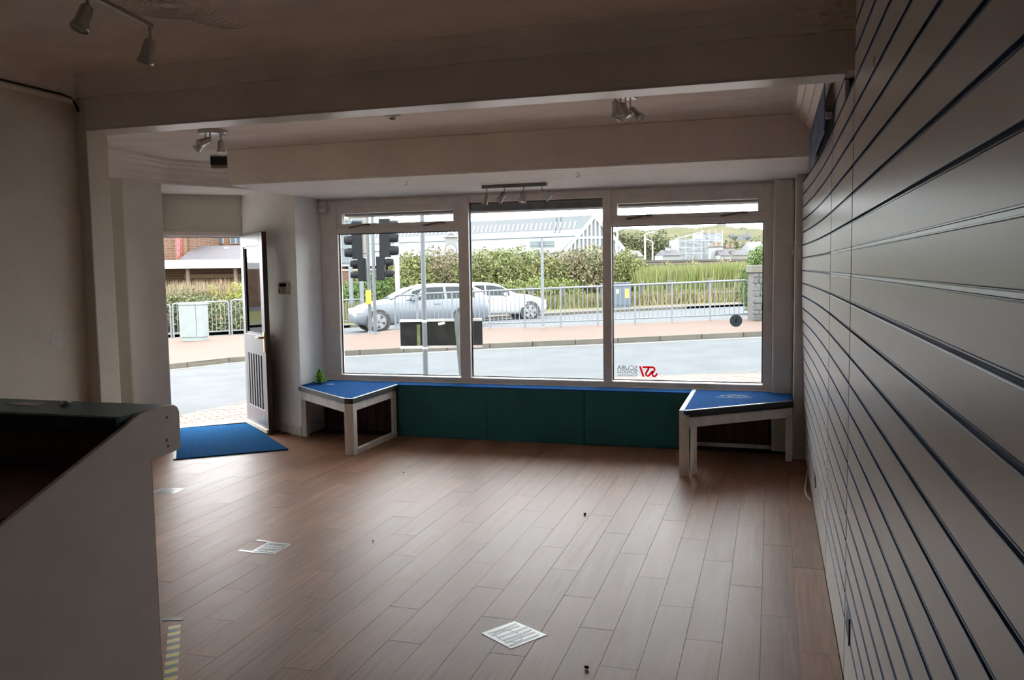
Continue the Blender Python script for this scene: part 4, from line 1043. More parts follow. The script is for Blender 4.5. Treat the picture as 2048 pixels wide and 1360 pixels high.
# ------------------------------------------------------------------ cabinets, pillar
def cabinet(px, d, w, dp, h, m, lab, plinth=None, stickers=()):
    b_ = gplan(col_x(px, d), d); root = thing('utility_cabinet', b_, lab, 'cabinet')
    o = b_ - fx * w / 2
    MB().obox(o + fx * .03 + FW.to_3d() * .02, fx * (w - .06), FW.to_3d() * (dp - .04), (0, 0, .1)).build('plinth', plinth or m, root)
    for k in range(2): MB().obox(o + Vector((0, 0, .1)) + fx * (w * .7 * k), fx * (w * (.7 if k == 0 else .3) - .006), FW.to_3d() * dp, (0, 0, h - .14)).build('door' if k == 0 else 'side_door', m, root, bevel=.012)
    MB().obox(o + Vector((0, 0, h - .04)) - fx * .015 - FW.to_3d() * .015, fx * (w + .03), FW.to_3d() * (dp + .03), (0, 0, .045)).build('lid', m, root, bevel=.012)
    for (u, v, sw, sh, sm) in stickers: MB().obox(o + fx * u + Vector((0, 0, v)) - FW.to_3d() * .004, fx * sw, FW.to_3d() * .003, (0, 0, sh)).build('label_plate', sm, root)
    return root
cabinet(382, 22.6, .65, .4, 1.0, mat('pale_green_cabinet', (.15, .17, .165), .6, spec=.1, var=.05, scale=4), 'pale utility cabinet on the footway seen through the door')
cabinet(1243, 39.5, .95, .45, 1.15, mat('blue_grey_cabinet', (.075, .09, .11), .6, spec=.1), 'blue-grey utility cabinet with yellow labels beyond the second road',
        stickers=((.22, .65, .16, .2, mat('pale_yellow_label', (.4, .35, .16), .6)), (.66, .45, .2, .42, mat('yellow_label_plate', (.45, .31, .04), .6))))
pr = thing('stone_pillar', gplan(col_x(1530, 21.3), 21.3), 'rough grey stone pillar at the right end of the guard rail', 'pillar')
pb_ = gplan(col_x(1507, 21.1), 21.1)
MB().obox(pb_ + fx * .02 + FW.to_3d() * .02, fx * .62, FW.to_3d() * .5, (0, 0, 1.2)).build('mortar_core', mat('pale_mortar', (.07, .066, .06), .9), pr)
ST_ = mat('grey_rubble_stone', (.06, .06, .058), .85, var=.25, scale=9, rand=.25, bump=.5, bscale=20, bdist=.02)
z = .0; row = 0
while z < 1.14:
    h = random.uniform(.10, .19); h = min(h, 1.2 - z); u = -.0
    while u < .64:
        w = random.uniform(.12, .26); w = min(w, .66 - u)
        if w > .05:
            j = [random.uniform(-.012, .012) for _ in range(8)]
            x0, x1_, z0, z1 = u + .008, u + w - .008, z + .008, z + h - .008
            pts = [pb_ + fx * (x0 + j[0]) + Vector((0, 0, z0 + .02)), pb_ + fx * (x0 + .03) + Vector((0, 0, z0)), pb_ + fx * (x1_ - .02) + Vector((0, 0, z0 + j[1] * .4)), pb_ + fx * (x1_ + j[2] * .5) + Vector((0, 0, z0 + .03)),
                   pb_ + fx * (x1_) + Vector((0, 0, z1 - .02)), pb_ + fx * (x1_ - .03) + Vector((0, 0, z1)), pb_ + fx * (x0 + .02) + Vector((0, 0, z1 + j[3] * .4)), pb_ + fx * x0 + Vector((0, 0, z1 - .03))]
            off = FW.to_3d() * random.uniform(-.02, .01)
            MB().extrude([p + off for p in pts], FW.to_3d() * .12).build('stone', ST_, pr, bevel=.012)
        u += w
    z += h
MB().obox(pb_ - fx * .04 - FW.to_3d() * .04 + Vector((0, 0, 1.2)), fx * .74, FW.to_3d() * .6, (0, 0, .19)).build('cap_stone', mat('lichen_cap_stone', (.07, .068, .064), .9, rgb2=(.085, .075, .045), scale=7), pr, bevel=.02)

# ------------------------------------------------------------------ cars
def car(name, lab, loc, ang, st, wheels, paint, wr, glass_x, cladding=None, rear='hatch'):
    root = bpy.data.objects.new(name, None); COL.objects.link(root); root.location = loc; root.rotation_euler = (0, 0, ang)
    LOC[root.name] = (0, 0, 0); tag(root, lab, 'car')
    CG = mat('dark_car_glass', (.012, .017, .018), .12, spec=.15); TY = mat('tyre_rubber', (.02, .02, .02), .8); RIM = mat('alloy_rim', (.16, .165, .17), .4, .2)
    def half(s):
        x, zb, zs, zt, ws, wt = s
        if zt < zs + .12: zt_e = zs + (zt - zs) * .6
        else: zt_e = zt - .045
        return [(x, 0, zb), (x, ws * .86, zb), (x, ws * .975, zb + .10), (x, ws, zb + (zs - zb) * .55), (x, ws * .985, zs - .03), (x, ws * .955, zs), (x, wt, zt_e), (x, wt * .72, zt - .01), (x, 0, zt)]
    n = 9; vs = []; fs = []
    for s in st:
        h = half(s); vs += h + [(x, -y, z) for x, y, z in h[1:-1]][::-1]
    m_ = 2 * n - 2
    for i in range(len(st) - 1):
        for k in range(m_): fs.append((i * m_ + k, i * m_ + (k + 1) % m_, (i + 1) * m_ + (k + 1) % m_, (i + 1) * m_ + k))
    fs.append(tuple(range(m_))[::-1]); fs.append(tuple(range((len(st) - 1) * m_, len(st) * m_)))
    body = MB().add(vs, [f[::-1] for f in fs], True)
    body.build('body', paint, root, origin=(0, 0, 0))
    def sec(x):
        for a, b_ in zip(st, st[1:]):
            if a[0] <= x <= b_[0]:
                t = (x - a[0]) / (b_[0] - a[0]); return half([p + (q - p) * t for p, q in zip(a, b_)])
    for sgn in (1, -1):
        for x0, x1_ in glass_x:
            g_ = MB(); k = 10; row = []
            for i in range(k + 1):
                h = sec(x0 + (x1_ - x0) * i / k); lo, hi = Vector(h[5]), Vector(h[6])
                a = lo.lerp(hi, .06); b_ = lo.lerp(hi, .88); a.y += .008; b_.y += .008
                if hi.z - lo.z < .07: b_ = a.copy()
                row += [(a.x, a.y * sgn, a.z), (b_.x, b_.y * sgn, b_.z)]
            g_.add(row, [(2 * i, 2 * i + 2, 2 * i + 3, 2 * i + 1)[::-sgn] for i in range(k)])
            g_.build('side_window', CG, root, origin=(0, 0, 0))
        for wx_ in wheels:
            h = sec(wx_); wy = max(p[1] for p in h)
            MB().lathe([(wr * 1.17, -.28), (wr * 1.17, .004)], 28, (wx_, wy * sgn, wr * 1.02), (0, sgn, 0)).build('wheel_arch', cladding or TY, root, origin=(0, 0, 0))
            w_ = MB().lathe([(wr * .7, -.2), (wr * .96, -.2), (wr, -.17), (wr, -.03), (wr * .95, .012), (wr * .72, .016)], 30, (wx_, wy * sgn, wr), (0, sgn, 0)).build('wheel', TY, root, origin=(0, 0, 0))
            MB().lathe([(wr * .72, .0), (wr * .72, .018), (wr * .66, .018), (wr * .64, .004), (0, .004)], 28, (wx_, wy * sgn, wr), (0, sgn, 0)).build('rim', mat('dark_rim_well', (.10, .10, .11), .5), w_, origin=(0, 0, 0))
            sp = MB()
            for k in range(5):
                a = 2 * math.pi * k / 5 + .3; c = Vector((wx_, (wy + .016) * sgn, wr)); e = c + Vector((math.cos(a), 0, math.sin(a))) * wr * .68
                s = Vector((-math.sin(a), 0, math.cos(a)))
                sp.obox_quad(c + s * .035, c - s * .035, e - s * .075, e + s * .075, Vector((0, .006 * sgn, 0)))
            sp.lathe([(wr * .74, .012), (wr * .74, .022), (wr * .66, .022), (wr * .66, .012)], 28, (wx_, wy * sgn, wr), (0, sgn, 0))
            sp.build('spokes', RIM, w_, origin=(0, 0, 0))
        xm = glass_x[-1][1]; h = sec(xm - .25)
        MB().obox((xm - .28, (h[5][1] - .01) * sgn, h[5][2] + .02), (.14, 0, 0), (0, .17 * sgn, 0), (0, 0, .12)).build('wing_mirror', paint, root, origin=(0, 0, 0), bevel=.02)
        for x0, x1_ in glass_x:
            xh = x0 + .14; h = sec(xh); MB().obox((xh, (h[4][1] - .006) * sgn, h[4][2] - .10), (.2, 0, 0), (0, .03 * sgn, 0), (0, 0, .025)).build('door_handle', paint, root, origin=(0, 0, 0))
        h = sec(st[-3][0]); MB().obox((st[-3][0] - .02, (h[4][1] - .07) * sgn, h[5][2] - .13), (.27, -.10 * sgn, -.03), (0, .075 * sgn, 0), (0, 0, .10)).build('headlight', mat('headlight_lens', (.5, .52, .55), .1), root, origin=(0, 0, 0), bevel=.015)
        h = sec(st[1][0]); MB().obox((st[1][0] - .035, (h[4][1] - .16) * sgn, h[5][2] - .13), (.24, .05 * sgn, 0), (0, .15 * sgn, 0), (0, 0, .13)).build('tail_light', mat('red_tail_lens', (.55, .03, .03), .25), root, origin=(0, 0, 0), bevel=.015)
    # front and rear screens
    for x0, x1_, nm in ((glass_x[-1][1] - .30, glass_x[-1][1] + .42, 'windscreen'), (st[1][0] + .02, glass_x[0][0] - .12, 'rear_window')):
        row = []; k = 6
        for i in range(k + 1):
            h = sec(x0 + (x1_ - x0) * i / k); row += [(h[7][0], h[6][1] * .9, h[7][2] + .012), (h[7][0], -h[6][1] * .9, h[7][2] + .012)]
        MB().add(row, [(2 * i, 2 * i + 1, 2 * i + 3, 2 * i + 2) for i in range(k)]).build(nm, CG, root, origin=(0, 0, 0))
    return root
SILVER = mat('silver_car_paint', (.10, .11, .125), .35, 0, coat=.15, spec=.3); WHITECAR = mat('white_car_paint', (.30, .30, .30), .35, coat=.1, spec=.3)
st_a = [(0, .40, .72, .74, .66, .50), (.06, .30, .90, 1.02, .80, .56), (.22, .25, .96, 1.26, .86, .57), (.45, .21, .96, 1.36, .88, .58), (.9, .20, .95, 1.42, .89, .60), (1.5, .20, .93, 1.43, .89, .61), (2.05, .20, .92, 1.41, .89, .60),
        (2.45, .20, .91, 1.31, .89, .60), (2.85, .20, .90, 1.12, .88, .62), (3.15, .20, .89, .965, .87, .64), (3.6, .20, .84, .90, .86, .6), (3.98, .20, .74, .79, .80, .54), (4.18, .24, .62, .66, .70, .45), (4.26, .30, .52, .54, .60, .40)]
fl_p = gplan(col_x(735, 26.4) - .72, 26.4 + .0, -.1)
# heading: nose to the left and slightly towards the shop
def heading(dxc, dd): v = RT * dxc + FW * dd; return math.atan2(v.y, v.x)
ha = heading(-.93, -.36)
nose = gplan(col_x(703, 26.2), 26.2); tailp = nose - Vector((math.cos(ha), math.sin(ha), 0)) * 4.26
car('silver_hatchback', 'silver hatchback driving left behind the guard rail', (tailp.x, tailp.y, ground(*(nose.lerp(tailp, .5)).to_2d()) - .10), ha, st_a, (.93, 3.60), SILVER, .315, ((.50, 1.42), (1.50, 2.72)))
st_s = [(0, .45, .85, .88, .70, .52), (.08, .34, .98, 1.10, .82, .56), (.30, .27, 1.0, 1.36, .87, .58), (.6, .25, .99, 1.47, .88, .60), (1.1, .25, .98, 1.52, .89, .61), (1.6, .25, .97, 1.50, .89, .61),
        (2.0, .25, .97, 1.42, .89, .61), (2.4, .25, .97, 1.20, .88, .63), (2.7, .25, .96, 1.05, .88, .66), (3.2, .25, .93, 1.0, .86, .62), (3.6, .27, .84, .89, .80, .56), (3.85, .32, .70, .74, .68, .46), (3.92, .40, .58, .60, .60, .42)]
hs = heading(.955, .30)
nose = gplan(col_x(1085, 34.6), 34.6); tailp = nose - Vector((math.cos(hs), math.sin(hs), 0)) * 3.92
car('white_crossover', 'white crossover driving right behind the silver hatchback', (tailp.x, tailp.y, ground(*(nose.lerp(tailp, .5)).to_2d()) - .10), hs, st_s, (.72, 3.12), WHITECAR, .345, ((.55, 1.30), (1.36, 2.30)), mat('black_cladding', (.02, .02, .023), .6))

# ================================================================== PLANTING
def leaf_mat(name, c, k=.35, rough=.7, c2=None):
    m = mat(name, c, rough, island=k, rgb2=c2, scale=.9, spec=.2); return m
GREEN_A = leaf_mat('olive_hedge_leaf', (.085, .105, .03), .45, c2=(.13, .12, .05))
GREEN_B = leaf_mat('mid_green_leaf', (.05, .085, .022), .45, c2=(.08, .105, .03))
BROWN_A = leaf_mat('dry_brown_leaf', (.15, .115, .07), .45, c2=(.10, .105, .05))
BRIGHT = leaf_mat('fresh_grass_blade', (.10, .125, .033), .35, c2=(.13, .13, .05))
REED = leaf_mat('dry_reed', (.17, .125, .085), .35, c2=(.12, .11, .06))
YELLOWG = leaf_mat('yellow_green_leaf', (.15, .16, .025), .35)
DARKG = leaf_mat('dark_woodland_leaf', (.055, .065, .03), .4, c2=(.095, .09, .05))
def rnd_dir():
    z = random.uniform(-1, 1); a = random.uniform(0, 2 * math.pi); r = math.sqrt(1 - z * z)
    return Vector((r * math.cos(a), r * math.sin(a), z))
def foliage(name, blobs, n, size, m, lab, cat, up=0.0):
    vs = []; fs = []
    w = [b[1] * b[3] for b in blobs]; tot = sum(w)
    for b, wi in zip(blobs, w):
        c, rx, ry, rz = b
        for _ in range(int(n * wi / tot)):
            d = rnd_dir()
            rr = random.random() ** .35 * (1 + .16 * math.sin(d.x * 5 + c.x) * math.cos(d.z * 6 + c.y * 2) + .08 * math.sin(d.y * 9 + d.z * 7))
            p = Vector((c.x + d.x * rx * rr, c.y + d.y * ry * rr, c.z + d.z * rz * rr))
            u = rnd_dir(); u = (u + Vector((0, 0, up))).normalized(); v = u.cross(rnd_dir()).normalized(); s = size * random.uniform(.6, 1.4)
            k = len(vs); vs += [p - u * s, p + v * s * .45, p + u * s, p - v * s * .45]; fs.append((k, k + 1, k + 2, k + 3))
    return stuff(MB().add(vs, fs).build(name, m), lab, cat)
def grass(name, pts, h, m, lab, cat, n, w=.02, spread=.5, lean=.35, heads=None):
    vs = []; fs = []
    for _ in range(n):
        i = random.random() * (len(pts) - 1); a = pts[int(i)]; b_ = pts[int(i) + 1]; t = i - int(i)
        xc = a[0] + (b_[0] - a[0]) * t + random.uniform(-.1, .1); d = a[1] + (b_[1] - a[1]) * t + random.uniform(-spread, spread)
        p = gplan(xc, d); hh = h * random.uniform(.55, 1.15); l = Vector((random.uniform(-lean, lean), random.uniform(-lean, lean), 1)) * hh
        s = (RT * w * random.uniform(.6, 1.4)).to_3d(); k = len(vs)
        vs += [p - s, p + s, p + l * .55 + s * .8 + Vector((0, 0, .03)), p + l, p + l * .55 - s * .8 + Vector((0, 0, .03))]
        fs.append((k, k + 1, k + 2, k + 3, k + 4))
    return stuff(MB().add(vs, fs).build(name, m), lab, cat)
def blob(px, d, w, top_py, z_lo=None, deep=1.0):
    """bush centred on column px at distance d, w metres wide, rising to row top_py"""
    t = at(px, top_py, d); b_ = gplan(col_x(px, d), d); zb = b_.z if z_lo is None else z_lo
    return (Vector((b_.x, b_.y, (t.z + zb) / 2)), w / 2, deep * w / 2, max(.3, (t.z - zb) / 2 * 1.08))
# scrub bank behind the second road
foliage('roadside_scrub', [blob(818, 46, 2.8, 512), blob(796, 42.2, 1.9, 528), blob(985, 46, 3.2, 500), blob(1022, 46.5, 3.0, 497), blob(948, 46, 2.6, 506), blob(1060, 46, 3.0, 506), blob(1098, 46.5, 2.6, 508), blob(835, 46, 2.4, 508)], 34000, .085, GREEN_A, 'dense olive green scrub behind the cars', 'bushes')
foliage('roadside_scrub', [blob(868, 47, 3.0, 502), blob(905, 47, 2.6, 508), blob(1140, 47, 2.6, 500), blob(1172, 47, 2.8, 496), blob(1208, 47, 2.6, 502), blob(1232, 47, 1.8, 508)], 24000, .08, BROWN_A, 'brownish scrub growing among the green hedge', 'bushes', up=.8)
foliage('roadside_scrub', [blob(700, 40, 2.2, 572), blob(735, 40.5, 2.4, 560), blob(770, 40.5, 2.2, 548), blob(690, 39.5, 1.5, 580)], 14000, .075, GREEN_B, 'leafy green scrub behind the traffic lights', 'bushes', up=.5)
foliage('roadside_scrub', [blob(1262, 46, 2.2, 508), blob(1248, 46, 1.8, 514), blob(1285, 46, 1.6, 530)], 11000, .075, GREEN_A, 'dark scrub left of the tall grass', 'bushes', up=.6)
foliage('roadside_scrub', [blob(1518, 27, 1.1, 496, deep=1), blob(1530, 27.5, 1.3, 488), blob(1505, 28, .9, 535)], 8000, .05, GREEN_B, 'leafy shrub behind the stone pillar', 'bushes')
foliage('roadside_scrub', [blob(1040, 44, 2.2, 562), blob(1085, 44, 2.4, 556), blob(1125, 44.5, 2.2, 560), blob(1000, 44, 1.6, 568)], 9000, .07, BRIGHT, 'bright green undergrowth at the foot of the hedge', 'bushes', up=1.0)
foliage('roadside_scrub', [blob(1330, 50, 2.0, 527), blob(1390, 50, 2.2, 524), blob(1440, 51, 2.4, 522), blob(1480, 50, 1.8, 526)], 9000, .07, BROWN_A, 'brown weeds in front of the far stone wall', 'bushes', up=1.5)
grass('tall_grass', [(col_x(p, 45), 45) for p in (1275, 1330, 1400, 1470, 1545)], 1.75, BRIGHT, 'tall bright green grass below the far stone wall', 'grass', 9000, .035, 1.6, .25)
grass('tall_grass', [(col_x(p, 42), 42) for p in (980, 1080, 1180, 1280, 1400, 1560)], .62, leaf_mat('verge_grass_blade', (.075, .085, .03), .4, c2=(.14, .11, .05)), 'rough verge grass around the post fence', 'grass', 9000, .03, 1.3, .4)
grass('tall_grass', [(col_x(p, 35.5), 35.5) for p in (640, 690, 740, 800)], .8, MATS['verge_grass_blade'], 'dry grass behind the rail by the traffic lights', 'grass', 2500, .03, .9, .4)
# planting seen through the door
foliage('roadside_scrub', [blob(352, 31, 1.7, 588), blob(380, 31.5, 1.8, 580), blob(405, 31, 1.6, 588), blob(330, 31, 1.4, 590), blob(430, 30.5, 1.6, 596), blob(470, 30, 1.6, 598), blob(500, 30, 1.6, 598)], 11000, .055, leaf_mat('sage_leaf', (.06, .072, .035), .4, c2=(.09, .095, .04)), 'low green bushes seen through the door', 'bushes')
foliage('roadside_scrub', [blob(432, 31.5, .9, 576), blob(478, 31.5, 1.2, 573), blob(496, 31.2, 1.0, 570)], 4500, .05, YELLOWG, 'yellow-green bushes seen through the door', 'bushes')
grass('dry_reeds', [(col_x(p, 32.5), 32.5) for p in (318, 350, 372, 400, 430, 470, 515)], 1.75, REED, 'dry brown reeds standing behind the bushes seen through the door', 'reeds', 4200, .02, 1.2, .22)
rf = MB()
for px, py, d in ((440, 563, 32), (443, 567, 32), (488, 565, 32), (492, 562, 32), (340, 570, 32), (438, 632, 25.9)):
    p = at(px, py, d)
    for _ in range(5):
        u = rnd_dir(); v = u.orthogonal().normalized(); q = p + rnd_dir() * .08; rf.add([q - u * .03, q + v * .025, q + u * .03, q - v * .025], [(0, 1, 2, 3)])
stuff(rf.build('red_blossom', mat('red_blossom_petal', (.25, .06, .05), .7)), 'reddish blossom among the plants seen through the door', 'flowers')

# ================================================================== BUILDINGS BEYOND
BRICK_B = brick_mat('brown_brickwork', (0.0924, 0.0504, 0.0315), (0.0756, 0.0399, 0.0252), (0.101, 0.0798, 0.063), .45, .15, swap=True, ms=.02)
BRICK_O = brick_mat('orange_brickwork', (0.151, 0.084, 0.0462), (0.126, 0.0693, 0.0378), (0.134, 0.109, 0.084), .45, .15, swap=True, ms=.02)
SLATE = mat('purple_grey_slate', (0.0504, 0.0466, 0.0504), .7, var=.12, scale=3, stretch=(1, 1, 6), spec=.1)
RENDER_W = mat('white_render', (0.166, 0.169, 0.166), .8, var=.04, scale=1)
FASCIA = mat('white_fascia', (0.328, 0.336, 0.34), .6)
WINW = mat('white_window_frame', (0.315, 0.319, 0.323), .5); PANE = mat('far_window_pane', (0.0672, 0.0924, 0.105), .15)
fw3 = FW.to_3d(); U3 = Vector((0, 0, 1))
def slab(px0, px1, py0, py1, d, dep, name, m, parent=None):
    """block with its street face at distance d between these columns and rows"""
    a = at(px0, (py0 + py1) / 2, d); b_ = at(px1, (py0 + py1) / 2, d); zt = at((px0 + px1) / 2, py0, d).z; zb = at((px0 + px1) / 2, py1, d).z
    o = Vector((a.x, a.y, zb)); e = Vector((b_.x, b_.y, zb)) - o
    return MB().obox(o, e, fw3 * dep, U3 * (zt - zb)).build(name, m, parent)
def bring_down(px0, px1, py0, d, dep, name, m, parent=None):
    a = at(px0, py0, d); b_ = at(px1, py0, d); zt = at((px0 + px1) / 2, py0, d).z; zb = -1.0
    o = Vector((a.x, a.y, zb)); e = Vector((b_.x, b_.y, zb)) - o
    return MB().obox(o, e, fw3 * dep, U3 * (zt - zb)).build(name, m, parent)
# station entrance with the white canopy (through door and left pane)
en = thing('canopy_building', gplan(col_x(430, 46), 46), 'low brick building with a long white canopy seen through the door', 'building')
slab(-600, 792, 524, 541, 44, .25, 'canopy_fascia', FASCIA, en)
a = at(-600, 530, 44); b_ = at(792, 530, 44); zt = at(470, 527, 44).z
MB().obox(Vector((a.x, a.y, zt - .08)), (b_ - a) - U3 * (b_ - a).z, fw3 * 5, U3 * .06).build('canopy_roof', FASCIA, en)
for px in (-400, -200, 0, 200, 380, 475, 600, 690, 745):
    p = gplan(col_x(px, 44.6), 44.6); MB().tube([p - U3 * .2, Vector((p.x, p.y, zt - .1))], .11, 10).build('canopy_post', mat('brown_post', (0.0672, 0.042, 0.0294), .7), en)
bring_down(-600, 780, 541, 49, 1.0, 'wall', BRICK_B, en)
slab(368, 520, 548, 556, 48.7, .3, 'timber_band', mat('pale_timber_band', (0.143, 0.0924, 0.0504), .7), en)
# slate roof with hipped left end
e0, e1 = at(356, 521, 47), at(640, 521, 47); r0, r1 = at(388, 491, 52), at(640, 491, 52); bk0, bk1 = at(356, 521, 47) + fw3 * 10, at(640, 521, 47) + fw3 * 10
zE = at(430, 521, 47).z; zR = at(450, 491, 52).z
for v_, z in ((e0, zE), (e1, zE), (bk0, zE), (bk1, zE), (r0, zR), (r1, zR)): v_.z = z
MB().add([e0, e1, r1, r0, bk0, bk1], [(0, 1, 2, 3), (0, 3, 4), (4, 3, 2, 5), (1, 5, 2), (0, 4, 5, 1)]).build('slate_roof', SLATE, en)
MB().beam(e0 - fw3 * .1 - U3 * .08, e1 - fw3 * .1 - U3 * .08, .12, .14).build('gutter', mat('brown_gutter', (0.0546, 0.0378, 0.0315), .6), en)
p = at(452, 499, 51.0); MB().lathe([(.26, -.3), (.24, .08), (.08, .15)], 12, p).build('roof_vent', mat('pale_vent_cowl', (.09, .09, .088), .6), en)
bk = thing('brick_block', gplan(col_x(455, 56), 56), 'orange brick upper block with white windows rising behind the slate roof', 'building')
slab(404, 660, 440, 500, 56, 6, 'wall', BRICK_O, bk)
for x0, x1_ in ((417, 446), (460, 482)):
    w_ = slab(x0, x1_, 474, 487, 55.9, .1, 'window', WINW, bk)
    for k in range(2): q = (x1_ - x0) / 2; slab(x0 + k * q + 1.5, x0 + (k + 1) * q - 1, 475, 485.5, 55.85, .04, 'pane', PANE, w_)
tw = thing('brick_tower', gplan(col_x(350, 50), 50), 'brown and orange brick tower with a red window at the left of the doorway view', 'building')
bring_down(250, 346, 400, 50, 5, 'wall', BRICK_B, tw); bring_down(346, 368, 400, 49.9, 5, 'bay', BRICK_O, tw); bring_down(368, 377, 400, 50.1, 5, 'wall_return', BRICK_B, tw)
rw = slab(352, 362.5, 455, 514, 49.8, .1, 'window', mat('red_window_frame', (0.218, 0.0252, 0.021), .5), tw)
for k in range(5): slab(354, 360.5, 456 + k * 11.5, 465.5 + k * 11.5, 49.75, .04, 'pane', mat('reddish_pane', (0.084, 0.0294, 0.0294), .3), rw)
tb = thing('brick_block', gplan(col_x(640, 66), 66), 'tall pinkish brick block behind the direction sign', 'building')
bring_down(560, 700, 395, 66, 8, 'wall', brick_mat('pink_brickwork', (0.176, 0.113, 0.084), (0.151, 0.0966, 0.0714), (0.168, 0.143, 0.126), .45, .15, swap=True, ms=.02), tb)
slab(684, 696, 425, 440, 65.9, .1, 'window', WINW, tb)
lw = thing('brick_wall', gplan(col_x(720, 43), 43), 'low brown brick wall under the canopy behind the traffic lights', 'wall')
bring_down(668, 760, 541, 43.4, .35, 'brickwork', BRICK_B, lw); slab(668, 760, 538, 541.5, 43.35, .45, 'coping', mat('pale_coping', (0.189, 0.16, 0.126), .8), lw)

# station train shed: long white shed with ribbed gable
sh = thing('train_shed', gplan(col_x(1188, 80), 80), 'long white station shed with a ribbed gable end', 'building')
g0 = Vector(plan(col_x(1128, 80), 80)).to_3d(); g1 = Vector(plan(col_x(1250, 80), 80)).to_3d(); ax = Vector(plan(col_x(560, 104), 104)).to_3d() - Vector(plan(col_x(1188, 80), 80)).to_3d()
ze, za = at(1188, 503, 80).z, at(1188, 433, 80).z; gm = (g0 + g1) / 2
def zz(v_, z): return Vector((v_.x, v_.y, z))
MB().add([zz(g0, -1), zz(g1, -1), zz(g1 + ax, -1), zz(g0 + ax, -1), zz(g0, ze), zz(g1, ze), zz(g1 + ax, ze), zz(g0 + ax, ze)], [(0, 1, 5, 4), (1, 2, 6, 5), (2, 3, 7, 6), (3, 0, 4, 7)]).build('wall', RENDER_W, sh)
over = -ax.normalized() * .25
gp_ = MB().extrude([zz(g0, ze), zz(g1, ze), zz(gm, za)], ax.normalized() * .15).build('gable', mat('pale_blue_gable_glazing', (0.063, 0.0735, 0.084), .5), sh)
for k in range(15):
    t = (k + .5) / 15; b_ = g0.lerp(g1, t); h = ze + (za - ze) * (1 - abs(2 * t - 1))
    MB().obox(zz(b_, ze) + over * .4, (g1 - g0).normalized() * .11, over * .3, U3 * max(.05, h - ze)).build('gable_rib', FASCIA, gp_)
for A0, A1 in ((zz(g0, ze), zz(gm, za)), (zz(g1, ze), zz(gm, za))): MB().beam(A0 + over * .5, A1 + over * .5, .3, .32).build('barge_board', FASCIA, gp_)
MB().obox(zz(g0.lerp(g1, .2), ze + (za - ze) * .36) + over * .55, (g1 - g0) * .6, over * .3, U3 * .22).build('gable_rail', FASCIA, gp_)
for e_, nm in ((g0, 'roof_near'), (g1, 'roof_far')):
    out = (e_ - gm).normalized() * .25
    lo = zz(e_ + out, ze - .1); hi = zz(gm, za + .02)
    mid = lo.lerp(hi, .62)
    P4 = [lo, mid, mid + ax, lo + ax]
    MB().obox_quad(*P4, U3 * .08).build('roof_sheet', mat('white_roof_sheet', (0.111, 0.118, 0.124), .6, var=.05, scale=.6), sh)
    MB().obox_quad(mid, hi, hi + ax, mid + ax, U3 * .08).build('roof_glazing', mat('grey_roof_glazing', (0.0508, 0.0567, 0.0626), .5), sh)
    if e_ is g0:
        L_ = ax.length; a_ = ax.normalized()
        for k in range(80):
            s_ = a_ * (.8 + k * L_ / 81); MB().beam(mid.lerp(hi, .05) + s_ + U3 * .12, mid.lerp(hi, .55) + s_ + a_ * .5 + U3 * .12, .14, .05).build('glazing_bar', FASCIA, sh)
        for k in range(9):
            s_ = a_ * (1.0 + k * 3.4); MB().tube([hi + s_, hi + s_ + U3 * .55], .05, 6).build('ridge_post', WHITEPOLE, sh)
        MB().tube([hi + U3 * .5, hi + ax + U3 * .5], .04, 6).build('ridge_rail', GALV, sh)
        MB().tube([lo.lerp(hi, .42) + U3 * .15, lo.lerp(hi, .42) + ax + U3 * .15], .05, 6).build('roof_pipe', GALV, sh)
        q0 = lo.lerp(hi, .52) + a_ * 2.0 + U3 * .2; q1 = hi + a_ * 3.6 + U3 * .3
        for off in (0, .5): MB().tube([q0 + a_ * off, q1 + a_ * off], .05, 6).build('roof_ladder', GALV, sh)
# clock turret
ck = thing('clock_turret', gplan(col_x(905, 74), 74), 'small white clock turret above the hedge', 'clock')
bring_down(890, 913, 473, 74, 1.0, 'turret', RENDER_W, ck)
c_ = at(901.5, 500, 73.84)
MB().lathe([(.52, 0), (.52, .05), (.46, .07), (.46, .03)], 26, at(901.5, 500, 73.95), -fw3).build('clock_rim', mat('dark_clock_rim', (0.042, 0.0504, 0.0588), .5), ck)
fc = MB().lathe([(.46, 0), (.46, .078)], 26, at(901.5, 500, 73.95), -fw3).build('clock_face', FASCIA, ck)
MB().beam(c_ - fw3 * .05, c_ - fw3 * .05 + U3 * .36, .06, .04, fw3).build('clock_hand', mat('dark_clock_rim', (0, 0, 0)), fc); MB().beam(c_ - fw3 * .05, c_ - fw3 * .05 + fx * .26, .07, .04, fw3).build('clock_hand', mat('dark_clock_rim', (0, 0, 0)), fc)
q0, q1, q2 = at(884, 474, 73.8), at(920, 474, 73.8), at(902, 462, 73.8)
MB().extrude([q0, q1, q2], fw3 * 1.3).build('pediment', FASCIA, ck)
MB().extrude([q0.lerp(q2, .25) - fw3 * .02 + (q1 - q0) * .1, q1.lerp(q2, .25) - fw3 * .02 - (q1 - q0) * .1, q2 - fw3 * .02 - U3 * .12], fw3 * .02).build('pediment_panel', mat('grey_roof_glazing', (0, 0, 0)), ck)

